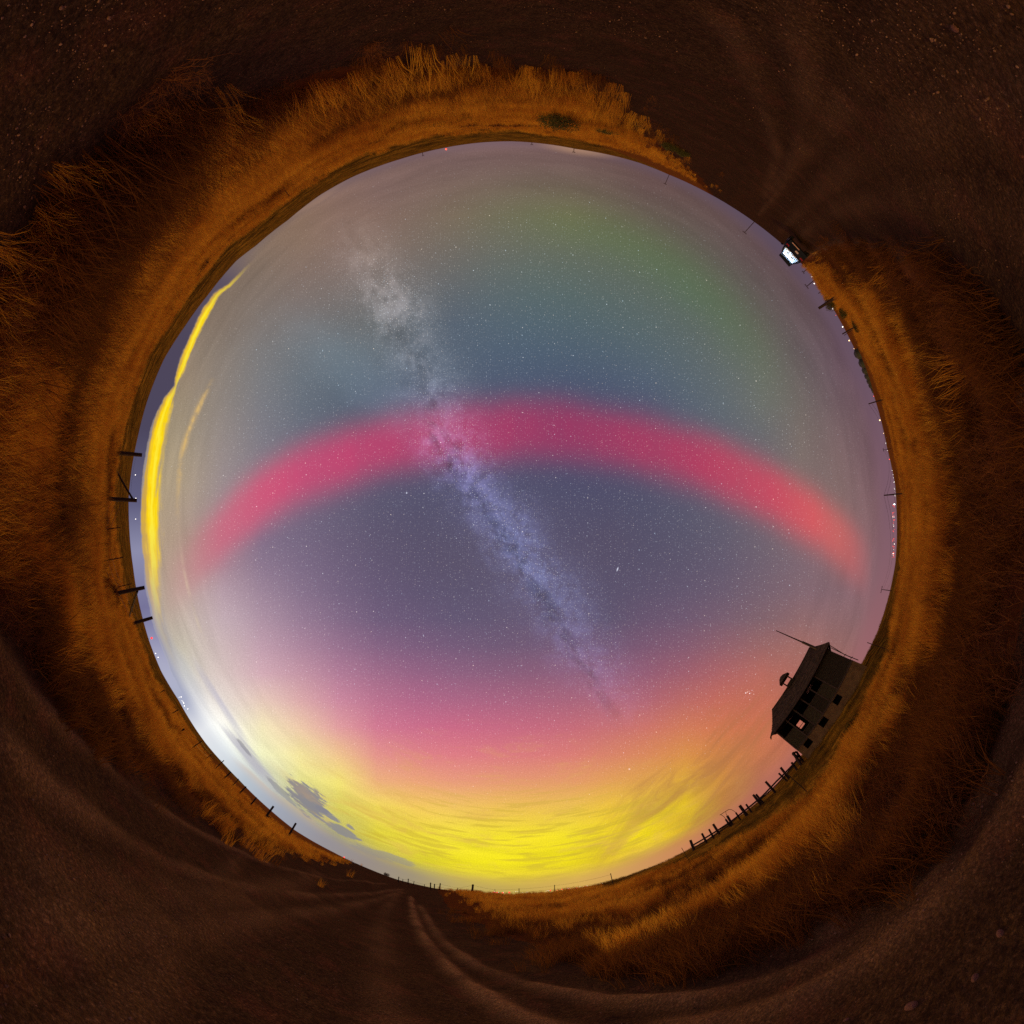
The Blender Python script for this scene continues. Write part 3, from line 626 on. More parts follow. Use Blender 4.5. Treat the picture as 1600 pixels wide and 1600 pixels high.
# sparse dead weeds
az, d = sample(16000, 2.6, 20); px, py = jig_px(*ground_px(az, d), az, d)
L1 = poly_in(px, py, LEFT) & ~(poly_in(px, py, LGRASS) & (rng.random(len(d)) < .8)); R1 = poly_in(px, py, RIGHT) & ~(poly_in(px, py, RGRASS) & (rng.random(len(d)) < .9))
x, y = xy2(az, d); nn = fbm(x * .6, y * .6, 3, 123)
keep = (L1 | R1) & (rng.random(len(d)) < np.clip((nn - .4) * 4, .03, .8)); az_, d_ = az[keep], d[keep]
scatter('dead_weeds', 'tangled twiggy dead weeds between gravel and grass', 'weeds',
        twigs(16, .5, 3).mesh('dead_weeds', M_weed), place(az_, d_), rng.uniform(.4, 1.05, len(d_)), .35)
# short stubble on the fields beyond the fences
az, d = sample(60000, 16, 150); x, y = xy2(az, d); keep = (d > field_edge(az) * (.95 + (fbm(x * .12, y * .12, 4, 71) - .5) * .5)) & (d < 150); nn = fbm(x * .12, y * .5, 3, 55); keep &= rng.random(len(d)) < np.clip((nn - .3) * 3, .1, 1)
az_, d_ = az[keep], d[keep]
scatter('field_stubble', 'short brown stubble on the fields past the fences', 'stubble',
        blades(24, .22, .3, .014, .5, 5).mesh('field_stubble', M_field), place(az_, d_), rng.uniform(.6, 1.5, len(d_)), .1)
# gravel
def pebble(seed, sq=.6):
    import bmesh
    bm = bmesh.new(); bmesh.ops.create_icosphere(bm, subdivisions=1, radius=1); r = random.Random(seed)
    for v_ in bm.verts: v_.co *= r.uniform(.75, 1.2); v_.co.z *= sq
    me = bpy.data.meshes.new('stone'); bm.to_mesh(me); bm.free(); return me
M_stone = plant_mat('road stone', (126, 92, 68), (92, 66, 48), (164, 128, 100), 0)
M_stone.node_tree.nodes
pb = pebble(1); pb.materials.append(M_stone)
az, d = sample(70000, 1.05, 16); x, y = xy2(az, d); px, py = jig_px(*ground_px(az, d), az, d)
nn = fbm(x * .9, y * .9, 4, 41); keep = ~(poly_in(px, py, LEFT) | poly_in(px, py, RIGHT)) & (rng.random(len(d)) < np.clip((nn - .38) * 3.5, .06, .9))
az_, d_ = az[keep], d[keep]
sz = .0045 * (1 + rng.pareto(2.6, len(d_))); sz = np.clip(sz * .68, .003, .0125)
scatter('gravel', 'small loose stones scattered over the dirt road', 'gravel', pb, place(az_, d_, -.028 ), sz, .5)

# single larger rocks on the road
M_rock = mat('rock', lin((128, 84, 66)), .95, .6, 14, .35, 5)
for (px_, py_, s_, lb) in ((1425, 1571, .045, 'flat-topped brown rock lying on the dirt road near the bottom edge'), (1524, 1528, .036, 'reddish rock on the dirt, up and right of the flat one'),
                           (1562, 1458, .035, 'dark rough rock at the right edge of the dirt road'), (1440, 1275, .03, 'small rock at the edge of the dark withered grass'),
                           (1490, 47, .026, 'pale stone alone on the gravel near the top edge'), (1322, 1592, .026, 'small pinkish stone nearest the bottom edge of the road')):
    a_, e_ = polar(px_, py_); d0 = H / math.tan(RAD(-e_)); me = pebble(px_, .62); me.materials.append(M_rock)
    o = link('rock', me, None, P(a_, d0, float(gz(np.array([a_]), np.array([d0]))[0]) + s_ * .25)); o.scale = (s_ * 1.3, s_, s_); o.rotation_euler.z = px_
    sb = o.modifiers.new('subdivide', 'SUBSURF'); sb.levels = 1; sb.render_levels = 1
    tag(o, lb, 'rock', 'loose rocks on the dirt road')

# where a ray through a photograph point meets the ground
def hit(px_, py_, dmax=400, d=None):
    a_, e_ = polar(px_, py_)
    if d is None:
        ds = np.exp(np.linspace(math.log(3), math.log(dmax), 1500)); zz = base_z(np.full_like(ds, a_), ds); ray = H + ds * math.tan(RAD(e_))
        w_ = np.where(ray <= zz + .01)[0]; d = float(ds[w_[0]]) if len(w_) else dmax
    return a_, d
def foot_top(base, top, d=None, dmax=120):
    a_, d = hit(*base, dmax=dmax, d=d); at_, et_ = polar(*top)
    return P(a_, d, gzs(a_, d)), P(at_, d, H + d * math.tan(RAD(et_))), d

# prominent weeds
for (px_, py_, s_, lb) in ((262, 120, .5, 'reddish dead weed reaching over the gravel, upper left'), (575, 70, .45, 'wispy dead weed standing alone at the top of the gravel'), (110, 300, .55, 'bushy dead weed at the left edge of the verge'),
                           (200, 175, .4, 'thin dead weed below the reddish one'), (1440, 1180, .5, 'pale tangled weed in the dark grass at lower right')):
    a_, e_ = polar(px_, py_); d0 = H / math.tan(RAD(-e_))
    o = tag(twigs(60, s_ * .85, px_, .0022).build('dead_weed', M_weed), lb, 'weed', 'single dead weeds'); o.location = P(a_, d0, gzs(a_, d0))

# bushes
M_sage = plant_mat('sage leaves', (96, 92, 52), (74, 74, 40), (60, 56, 34), .2, 2)
M_dry = plant_mat('dry bush leaves', (110, 62, 36), (84, 48, 30), (70, 44, 28), .2, 2)
M_twig = mat('twig bark', lin((84, 62, 44)), .9)
def bush(px_, py_, w, h_, m_, label, seed, d=None, group='bushes in the verge'):
    a_, d = hit(px_, py_, 90, d); r = random.Random(seed); b = MB()
    root = link('bush', None, None, P(a_, d, gzs(a_, d) - .02)); tag(root, label, 'bush', group)
    lobes = [(r.uniform(-.35, .35) * w, r.uniform(-.35, .35) * w, r.uniform(.45, .7) * h_, r.uniform(.22, .34) * w, r.uniform(.3, .42) * h_) for _ in range(7)]
    for i in range(2200):
        lx, ly, lz, lr, lh = lobes[r.randrange(7)]
        v_ = Vector((r.gauss(0, 1), r.gauss(0, 1), r.gauss(0, 1))).normalized() * r.uniform(.5, 1.08)
        c = Vector((lx + v_.x * lr, ly + v_.y * lr, max(.04, lz + v_.z * lh)))
        s_ = r.uniform(.018, .045) * max(1, w * .7); A = Vector((r.gauss(0, 1), r.gauss(0, 1), r.gauss(0, 1))).normalized() * s_; B = A.orthogonal().normalized() * s_ * .5
        b.add([c - A, c + B, c + A, c - B], [(0, 1, 2, 3)])
    b.build('crown', m_, root); s = MB()
    for lx, ly, lz, lr, lh in lobes: s.tube([(0, 0, -.05), (lx * .4, ly * .4, lz * .5), (lx, ly, lz)], [.03, .02, .008], 5)
    s.build('stems', M_twig, root)
for i, a_ in enumerate([
    (882, 170, 2.4, 1.3, M_sage, 'grey green sagebrush, largest in the top stretch of orange grass'),
    (952, 196, 2.0, .7, M_sage, 'pale sagebrush right of the largest one in the top grass'),
    (1050, 222, 1.0, .6, M_sage, 'dark green sagebrush at the gravel edge, top right'), (1068, 233, .9, .5, M_sage, 'smaller yellowish sagebrush beside the one at the gravel edge'),
    (1308, 470, 2.6, 2.0, M_sage, 'green brown bush beside the leaning thick post'), (1326, 484, 2.0, 1.3, M_sage, 'middle bush of the row below the leaning post'), (1344, 508, 1.6, .9, M_sage, 'last low bush of the row below the leaning post'),
    (1346, 1142, .9, .8, M_sage, 'round dark green bush below the abandoned house'),
    (132, 852, .9, .5, M_dry, 'dark bush left of the thin fence posts'), (156, 852, .5, .35, M_dry, 'small dark shrub by the thin fence posts'),
    (735, 190, 3.2, .55, M_dry, 'low red brown brush patch, left of the row at the top fence'), (775, 189, 3.4, .6, M_dry, 'low red brown brush patch in the middle of the row at the top fence'), (818, 190, 2.6, .55, M_dry, 'low red brown brush patch, right of the row at the top fence'),
    (585, 212, 2.2, .5, M_dry, 'dark low brush at the field edge, top left'), (312, 405, 2.0, .7, M_dry, 'dark brush beside the field fence, upper left'), (192, 540, 1.6, .5, M_dry, 'dark low shrub in the left grass'),
    (170, 935, 1.0, .6, M_dry, 'dark brush around the foot of the lower braced post'), (176, 703, 1.0, .6, M_dry, 'dark brush around the foot of the upper braced post'),
    (420, 1340 - 60, 1.0, .5, M_sage, 'green bush in the lower left verge'), (372, 1262, .9, .5, M_sage, 'dark bush beside the gravel in the lower left verge'),
    (604, 1368, 1.6, .9, M_dry, 'dark bush on the skyline where the road ends')]):
    bush(*a_, seed=50 + i)

# ------------------------------------------------------------------ fences and poles
M_post = mat('weathered post', lin((62, 46, 40)), .95, .7, 12, .4, 3, stretch=(6, 6, 1))
M_rail = mat('weathered rail', lin((54, 40, 36)), .95, .6, 12, .3, 3)
M_steel = mat('rusty steel', lin((58, 36, 28)), .7, .2, 30, .3, 20, metal=.3)
M_wire = mat('fence wire', lin((50, 36, 30)), .6, metal=.4)
def post_mesh(A, B, r, root, name='post', m_=None, taper=.94, n=9):
    o = MB().tube([A - (B - A).normalized() * .15, A + (B - A) * .33, A + (B - A) * .7, B], [r * 1.02, r, r * .97, r * taper], n).build(name, m_ or M_post, root, smooth=False)
    return o
def wires(pts, root, fr, r=.006, sag=.05):
    """strands through the given posts: fr = heights as a share of the post"""
    for f in fr:
        line = []
        for (A, B), (C, D) in zip(pts[:-1], pts[1:]):
            p0 = A.lerp(B, f); p1 = C.lerp(D, f)
            for t_ in (0, .25, .5, .75):
                q_ = p0.lerp(p1, t_); q_.z -= sag * 4 * t_ * (1 - t_); line.append(q_)
        line.append(pts[-1][0].lerp(pts[-1][1], f))
        MB().tube(line, r, 4).build('wire', M_wire, root)
def fence_root(name, label, cat, at):
    return tag(link(name, None, None, (0, 0, 0)), label, cat)
def tpost(A, B, root):
    return MB().tube([A - Vector((0, 0, .1)), B], [.022, .02], 4).build('steel_post', M_steel, root)

# 1 the braced fence on the left
r1 = fence_root('braced_fence', 'wire fence with heavy timber posts and diagonal braces, left', 'fence', 0)
A = foot_top((177, 707), (222, 711)); B = foot_top((163, 779), (214, 782)); T1 = foot_top((148, 830), (188, 824)); T2 = foot_top((150, 878.5), (192, 871)); T3 = foot_top((171, 920.5), (206, 912))
C = foot_top((171, 929.5), (226, 918)); D = foot_top((202, 976), (238.5, 965))
for q_, w_ in ((A, 7), (B, 7), (C, 7), (D, 6)): post_mesh(q_[0], q_[1], w_ / 2 / 600 * q_[2] * .95, r1, 'post')
for q_ in (T1, T2, T3): MB().tube([q_[0] - Vector((0, 0, .1)), q_[1]], [.032, .03], 4).build('steel_post', M_steel, r1)
def at_px(px_, py_, d): a_, e_ = polar(px_, py_); return P(a_, d, H + d * math.tan(RAD(e_)))
post_mesh(at_px(183.6, 739, A[2] * .98), at_px(207, 779, B[2]), .075, r1, 'brace')
post_mesh(at_px(201, 966, D[2] * .97), at_px(214.5, 924, C[2]), .075, r1, 'brace')
wires([(q_[0], q_[1]) for q_ in (A, B)], r1, (.3, .55, .8)); wires([(q_[0], q_[1]) for q_ in (B, T1, T2, T3, C, D)], r1, (.25, .42, .6))
# 2 lower left fence of thin posts
r2 = fence_root('wire_fence', 'thin wire fence running down the lower left slope', 'fence', 0); pl = []
for b_, t_, w_ in (((244.6, 1085.5), (257, 1078), .05), ((261, 1119), (279, 1109), .045), ((277, 1145.5), (288, 1139), .08), ((296, 1171), (316, 1157.6), .05), ((321.6, 1185), (332, 1178), .05),
                   ((346, 1193), (350, 1188), .06), ((358, 1209), (361, 1206), .1), ((370.6, 1221), (373, 1217), .06), ((381, 1232.5), (384.6, 1229), .1), ((399.5, 1249), (401, 1246), .1), ((422, 1268.5), (427.5, 1259.6), .15), ((457.5, 1297), (462.5, 1286), .14)):
    q_ = foot_top(b_, t_, dmax=48); pl.append((q_[0], q_[1])); post_mesh(q_[0], q_[1], w_, r2, 'post', n=6)
wires(pl[:6], r2, (.5, .9), .008)
# 3 skyline fence at the bottom
r3 = fence_root('wire_fence', 'wire fence with mixed wooden posts against the yellow aurora', 'fence', 0); pl = []
for b_, t_, w_ in (((622.5, 1379), (623, 1370), .07), ((629.2, 1380), (629.5, 1373.5), .05), ((637.5, 1382), (638, 1373), .08), ((646, 1383), (647, 1377), .06), ((663, 1387), (663.2, 1381.5), .05), ((672.6, 1390), (672.8, 1379), .1), ((678.5, 1390), (679, 1381), .09),
                   ((686.5, 1391), (688, 1380), .1), ((714.5, 1392), (715.5, 1387), .05), ((737.6, 1396), (739, 1381.8), .18), ((773.3, 1398), (773.3, 1389.5), .05), ((811, 1397), (811, 1388), .06), ((866.3, 1394), (866.5, 1382.5), .06), ((958.2, 1384), (954, 1364.5), .05)):
    q_ = foot_top(b_, t_, dmax=60); pl.append((q_[0], q_[1])); post_mesh(q_[0], q_[1], w_, r3, 'post', n=6)
wires(pl, r3, (.45, .9), .009, .02)
# 4 long steel posts right of the road
r4 = fence_root('wire_fence', 'fence of tall thin steel posts in the grass below the house', 'fence', 0); pl = []
for b_, t_ in (((1079, 1349), (1065, 1324.7)), ((1262.6, 1238.6), (1229, 1208.5)), ((1395, 1018), (1355, 1004))):
    q_ = foot_top(b_, t_); pl.append((q_[0], q_[1])); MB().tube([q_[0] - Vector((0, 0, .1)), q_[1]], [.03, .028], 5).build('steel_post', M_steel, r4)
# 5 field fence, top left
r5 = fence_root('wire_fence', 'faint wire fence at the edge of the brown field, upper left', 'fence', 0); pl = []
for b_, t_ in (((262, 462), (269, 471)), ((314, 394), (325, 411)), ((439, 289), (452, 306)), ((547, 228), (552, 236)), ((675, 182), (678.5, 198)), ((736, 196), (736.5, 206)), ((838, 190), (837, 198))):
    q_ = foot_top(b_, t_); pl.append((q_[0], q_[1])); MB().tube([q_[0] - Vector((0, 0, .1)), q_[1]], [.035, .03], 5).build('steel_post', M_steel, r5)
wires(pl, r5, (.5, .9), .006, .03)
# 6 corral of rails beside the house
r6 = fence_root('rail_fence', 'dark timber corral fence with two rails running to the house', 'fence', 0)
cp = [((1083, 1326), (1078.5, 1312.5), .20), ((1102, 1313.5), (1096.5, 1302), .16), ((1113.5, 1307), (1107.5, 1295.5), .14), ((1122, 1300), (1114, 1287.5), .18), ((1139.5, 1288), (1133.5, 1280), .14), ((1143, 1287), (1136, 1274.5), .18), ((1154.5, 1278), (1149.5, 1269.5), .12), ((1164.5, 1271), (1155.5, 1258.5), .22),
      ((1171, 1265), (1165.5, 1256.5), .13), ((1186, 1254), (1176.5, 1241.5), .16), ((1188, 1250), (1181, 1241), .15), ((1207.5, 1234), (1196, 1221), .16), ((1225.5, 1216), (1216.5, 1208), .12), ((1229, 1213), (1219.5, 1199), .16), ((1242, 1200), (1236.5, 1191), .14)]
dc = lambda x_: 50 - (x_ - 1080) * 0.045
cq = []
for b_, t_, w_ in cp:
    q_ = foot_top(b_, t_, d=dc(b_[0])); q_[0].z = min(q_[0].z, H + q_[2] * math.tan(RAD(polar(*b_)[1]))) ; post_mesh(q_[0], q_[1], w_, r6, 'post', n=7); cq.append(q_)
def rail_line(pts_, r_):
    for a_, b_ in zip(pts_[:-1], pts_[1:]): MB().tube([at_px(*a_, dc(a_[0]) - .3), at_px(*b_, dc(b_[0]) - .3)], r_, 6).build('rail', M_rail, r6)
rail_line([(1080, 1322), (1117, 1300), (1140, 1285), (1168, 1263), (1190, 1245), (1213, 1221), (1246, 1187)], .10)
rail_line([(1084, 1324.5), (1120, 1303), (1139, 1290)], .07)
rail_line([(1186, 1251), (1215, 1224.5), (1240, 1196)], .07)
rail_line([(1239, 1176), (1252, 1195)], .2); rail_line([(1243, 1182), (1248, 1179)], .12)
# gate of boards next to the house
for a_, b_ in (((1238, 1180), (1244, 1174)), ((1243, 1187), (1249, 1181)), ((1247, 1191), (1253, 1186)), ((1251, 1197), (1256, 1191)), ((1244, 1174), (1256, 1191))):
    MB().tube([at_px(*a_, 42.5), at_px(*b_, 42.5)], .13, 4).build('board', M_rail, r6)
# bent wire hoops above the corral
r7 = fence_root('bent_wire', 'curled loop of loose wire sticking up from the corral fence', 'wire', 0)
MB().tube([at_px(*p_, 47.5) for p_ in ((1124.5, 1273.5), (1130, 1270), (1139, 1264.5), (1143, 1265), (1148, 1268), (1151, 1272))], .035, 5).build('wire_loop', M_wire, r7, True)
MB().tube([at_px(*p_, 47.5) for p_ in ((1126, 1272.5), (1131, 1276), (1135, 1281))], .035, 5).build('wire_end', M_wire, r7, True)
MB().tube([at_px(*p_, 47.5) for p_ in ((1134, 1268), (1134.5, 1272), (1137, 1276.5))], .03, 5).build('wire_end', M_wire, r7, True)

# utility poles
def upole(base, top, d, w, label, arm=0, skew=0):
    q_ = foot_top(base, top, d=d); root = link('utility_pole', None, None, q_[0]); tag(root, label, 'pole', 'utility poles around the horizon')
    B_ = q_[1] - q_[0]; MB().tube([Vector((0, 0, -.5)), B_ * .5, B_], [w, w * .9, w * .75], 7).build('pole', M_post, root)
    if arm:
        a_, _ = polar(*top); R_ = Vector((math.sin(RAD(a_)), math.cos(RAD(a_)), skew))
        c_ = B_ * .96; MB().tube([c_ - R_ * arm, c_ + R_ * arm], w * .7, 4).build('crossarm', M_post, root)
        for s_ in (-.9, -.45, .45, .9): MB().tube([c_ + R_ * arm * s_, c_ + R_ * arm * s_ + Vector((0, 0, w * 2))], w * .45, 5).build('insulator', M_steel, root)
    return q_
upole((1045, 274), (1039, 288), 300, .28, 'distant utility pole left of the road, nearest the top', 1.3)
upole((1177.7, 348), (1162.7, 364), 150, .17, 'distant utility pole just beyond the end of the road', 1.0)
upole((831, 222), (831, 226), 340, .3, 'tiny utility pole on the hill at the top, left one', 1.2)
upole((897, 231), (896.5, 238), 340, .35, 'small utility pole on the hill at the top, right one', 1.4)
upole((660, 239), (661, 243), 340, .3, 'tiny utility pole left of the red beacon', 1.0)
upole((1273, 437), (1260, 448), 90, .12, 'thin utility pole with crossarm beside the open car', .7)
upole((1258, 423), (1255, 425.5), 80, .1, 'short thin pole right behind the car', .35)
upole((1283, 456), (1278.5, 458.5), 75, .1, 'short thin pole in front of the bush', 0)
upole((1293.5, 473), (1279, 482), 34, .17, 'thick dark wooden post leaning over the horizon beside the bushes')
upole((1337, 510), (1316, 522), 45, .1, 'slender wooden pole between the bushes and grain bins')
upole((1334, 514), (1319, 524), 60, .06, 'thinner pole just behind the slender one')
upole((1371, 627), (1357, 631), 60, .12, 'wooden pole right after the grain bins')
p1 = upole((1394, 700.5), (1380, 703), 120, .1, 'very thin utility pole carrying wires over the town', .5)
p2 = upole((1402, 771.5), (1381, 774), 60, .13, 'dark utility pole in front of the town lights')
p3 = upole((1388, 922), (1377, 921), 110, .12, 'thin utility pole with crossarm beyond the town lights', 1.0)
r8 = fence_root('power_line', 'thin sagging power wires strung above the town lights', 'wire', 0)
for off in (0, -.5, -1.6):
    for a_, b_ in ((at_px(1357, 631, 60), p1[1]), (p1[1], p2[1]), (p2[1], p3[1])):
        ln = [a_.lerp(b_, t_) + Vector((0, 0, off - 1.2 * 4 * t_ * (1 - t_))) for t_ in np.linspace(0, 1, 9)]
        MB().tube(ln, .018, 4).build('wire', M_wire, r8, True)

# ------------------------------------------------------------------ grain bins
M_bin = mat('dull green bin steel', lin((66, 70, 58)), .7, .15, 10, .3, 1.5, metal=.2)
M_bin2 = mat('bin roof steel', lin((74, 76, 66)), .6, .1, 10, .3, 2, metal=.2)
names = ['largest grain bin at the left end of the row', 'second grain bin, just right of the largest', 'third grain bin from the left of the row', 'fourth grain bin in the middle of the row', 'fifth grain bin from the left of the row', 'sixth grain bin from the left', 'smallest grain bin at the right end of the row']
for i, (az0, wd, ez, d0) in enumerate(((24.55, 1.65, 1.12, 150), (23.0, 1.5, 1.06, 162), (21.85, 1.3, 1.02, 176), (20.9, 1.15, .98, 192), (20.1, 1.0, .94, 210), (19.4, .95, .88, 230), (18.75, .9, .72, 250))):
    R_ = RAD(wd) * d0 / 2; g0 = gzs(az0, d0) - .5; zt = H + d0 * math.tan(RAD(ez)); hh = zt - g0
    root = link('grain_bin', None, None, P(az0, d0, g0)); tag(root, names[i], 'grain bin', 'row of dark grain bins on the horizon')
    n = 16; zs = [0, .22, .44, .62]; b = MB()
    for q0, q1 in zip(zs[:-1], zs[1:]):
        b.tube([(0, 0, q0 * hh), (0, 0, q1 * hh - .03)], R_, n, cap=False); b.tube([(0, 0, q1 * hh - .03), (0, 0, q1 * hh)], R_ * 1.015, n, cap=False)
    b.build('wall', M_bin, root)
    MB().tube([(0, 0, .62 * hh), (0, 0, .66 * hh), (0, 0, .97 * hh), (0, 0, hh)], [R_ * 1.05, R_ * 1.03, R_ * .42, R_ * .38], n).build('roof', M_bin2, root)
    MB().box(-.35, .35, -R_ - .08, -R_ + .1, 0, 1.6).build('hatch', M_bin2, root)

# ------------------------------------------------------------------ lights on the horizon
def glow(name, c, s_):
    m_ = mat(name, (.8, .8, .8), emit=c, emis=s_)
    if s_ < 10: m_.cycles.emission_sampling = 'NONE'
    return m_
E_w = glow('white lamp', (1, .95, .85), 2.5); E_a = glow('amber lamp', (1, .62, .3), 3.0); E_r = glow('red lamp', (1, .012, .012), 2.2); E_b = glow('cool lamp', (.85, .9, 1), 6.0)
def sphere(r_, n=8):
    b = MB(); b.tube([(0, 0, -r_), (0, 0, -r_ * .7), (0, 0, 0), (0, 0, r_ * .7), (0, 0, r_)], [r_ * .05, r_ * .7, r_, r_ * .7, r_ * .05], n); return b
def lamp(px_, py_, d, r_, e_, label, cat='lamp', group='yard lamps on the horizon', name='yard_lamp'):
    a_, el = polar(px_, py_); z_ = H + d * math.tan(RAD(el)); g0 = gzs(a_, d); z_ = max(z_, g0 + r_ * 1.3)
    r_ *= .66; root = link(name, None, None, P(a_, d, g0)); tag(root, label, cat, group)
    MB().tube([(0, 0, -1), (0, 0, z_ - g0)], [.06, .05], 5).build('mast', M_steel, root)
    sphere(r_).build('lamp_head', e_, root, True, (0, 0, z_ - g0))
lamp(1268.5, 432.5, 250, .38, E_w, 'white lamp just below the open car')
lamp(1272.3, 443, 250, .62, E_w, 'brighter white lamp beside the thin pole with crossarm')
lamp(1301, 482.5, 250, .5, E_w, 'white lamp between the thick post and the slender pole')
lamp(1317, 510.5, 300, .75, E_w, 'warm white lamp beside the slender wooden pole')
lamp(1329, 531, 300, .85, E_a, 'warm lamp just left of the grain bins')
lamp(1340.5, 542, 300, .35, E_a, 'faint warm lamp touching the largest grain bin')
lamp(1381.3, 655, 300, .85, E_a, 'bright orange white lamp right of the grain bins')
lamp(1385.3, 676, 300, .4, E_a, 'dim amber lamp right of the bright orange one')
lamp(1397.6, 788, 300, .8, E_b, 'bluish white lamp, brightest of the town')
lamp(1397.5, 850, 300, .45, E_w, 'small white lamp among the red town lights')
lamp(1398, 753, 300, .35, E_w, 'faint white lamp above the bluish one')
lamp(1306, 492.5, 250, .28, E_r, 'tiny red lamp below the thick leaning post', group='red lamps')
lamp(1368.5, 618, 280, .4, E_r, 'red lamp at the right end of the grain bins', group='red lamps')
lamp(1394.5, 717, 280, .5, E_r, 'red lamp under the thin power wires', group='red lamps')
lamp(697, 233, 330, 1.3, E_r, 'red beacon on the hill at the top of the picture', 'beacon', 'red beacons', 'beacon_mast')
lamp(237, 997, 330, 1.5, E_r, 'red beacon beside the lowest heavy fence post on the left', 'beacon', 'red beacons', 'beacon_mast')
lamp(537.5, 1340, 330, 1.1, E_r, 'red beacon on the lower left skyline', 'beacon', 'red beacons', 'beacon_mast')
bR = MB(); bW = MB(); rr_ = random.Random(4)
def dot(b, px_, py_, d, r_):
    c = at_px(px_, py_, d); g0 = gzs(polar(px_, py_)[0], d); c.z = max(c.z, g0 + r_); s_ = sphere(r_, 5); b.add([Vector(v_) + c for v_ in s_.v], s_.f)
for i in range(46):
    py_ = rr_.uniform(786, 874); dot(bR if rr_.random() < .8 else bW, 1396.5 - abs(py_ - 815) * .015 + rr_.uniform(-1.5, 1.2), py_, 330, rr_.uniform(.16, .32))
for i in range(14): py_ = rr_.uniform(690, 785); dot(bW, 1399.5 - (785 - py_) * .09, py_, 330, rr_.uniform(.12, .26))
for i in range(34): x_ = rr_.uniform(770, 800) if i < 12 else rr_.uniform(858, 945); dot(bR, x_, 1394.8 - max(0, x_ - 840) * .12 + rr_.uniform(-1, .6), 330, rr_.uniform(.3, .6))
for i in range(30): x_ = rr_.uniform(740, 950); dot(bW, x_, 1394 - max(0, x_ - 840) * .13 + rr_.uniform(-1, .4), 330, rr_.uniform(.10, .18))
for i in range(10): t_ = rr_.random(); dot(bW, 270 + 26 * t_, 1075 + 36 * t_ + rr_.uniform(-1, 1), 330, rr_.uniform(.15, .3))
for x_, y_ in ((243, 1021), (247, 1027), (283, 1089), (288, 1103), (218, 713), (211.5, 742), (212.3, 778.5), (212, 811)): dot(bW, x_, y_, 335, .42)
tag(bR.build('town_lights', E_r), 'string of tiny red lights along the horizon', 'lights', kind='stuff')
tag(bW.build('town_lights', E_w), 'scattered tiny white lights along the horizon', 'lights', kind='stuff')

# ------------------------------------------------------------------ abandoned house
HA, HD = -31.7, 40.0
hz0 = H - .12
house = link('abandoned_house', None, None, P(HA, HD, hz0)); tag(house, 'abandoned timber house on a concrete base with hipped roof and open bays', 'house')
e_r = Vector((math.sin(RAD(HA)), math.cos(RAD(HA)), 0)); e_o = Vector((-math.cos(RAD(HA)), math.sin(RAD(HA)), 0))
house.rotation_euler.z = math.atan2(e_r.y, e_r.x)       # local x = right as seen, local y = away, z = up
M_conc = mat('old concrete', lin((146, 114, 64)), .95, .4, 8, .35, 1.6)
M_sid = mat('weathered siding', lin((72, 63, 40)), .95, .6, 10, .4, 2, stretch=(1, 1, 5))
M_pale = mat('paler worn siding', lin((86, 78, 48)), .95, .5, 10, .4, 3, stretch=(1, 1, 4))
M_shin = mat('old roof shingles', lin((92, 74, 46)), .95, .8, 9, .6, 2.2)
M_trim = mat('bare trim', lin((96, 80, 60)), .9, .4, 12, .3, 3)
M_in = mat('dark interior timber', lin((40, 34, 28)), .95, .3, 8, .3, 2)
X0, X1, DY = -5.75, 5.75, 6.2
xa = lambda a_: HD * math.tan(RAD(a_ - HA))
ez_ = lambda e_, dd_=HD: H + dd_ * math.tan(RAD(e_)) - hz0
ZS, ZE = ez_(1.95), ez_(6.75)
# concrete base with three square openings
bw = [(-30.75, -29.2), (-34.75, -33.2), (-38.7, -37.3)]; ops = sorted((xa(a_), xa(b_)) for a_, b_ in bw)
zb0, zb1 = ez_(.75), ZS - .12
cur = X0; b = 0
def wall_piece(x0, x1, z0, z1, m_=M_conc, y0=0, y1=.25, nm='wall'): return MB().box(x0, x1, y0, y1, z0, z1).build(nm, m_, house)
for (o0, o1) in ops:
    wall_piece(cur, o0, -.8, ZS); wall_piece(o0, o1, -.8, zb0); wall_piece(o0, o1, zb1, ZS); cur = o1
    f = MB(); f.box(o0, o0 + .07, .03, .2, zb0, zb1); f.box(o1 - .07, o1, .03, .2, zb0, zb1); f.box(o0 + .07, o1 - .07, .03, .2, zb1 - .07, zb1); f.build('window_frame', M_in, house)
    wall_piece(o0, o1, zb0, zb1, M_in, 1.2, 1.3, 'interior_partition')
wall_piece(cur, X1, -.8, ZS)
wall_piece(X0, X0 + .25, -.8, ZS, M_conc, .25, DY); wall_piece(X1 - .25, X1, -.8, ZS, M_conc, .25, DY); wall_piece(X0 + .25, X1 - .25, -.8, ZS, M_conc, DY - .25, DY)
wall_piece(X0, X1, ZS - .05, ZS + .1, M_trim, -.05, -.002, 'sill_beam')
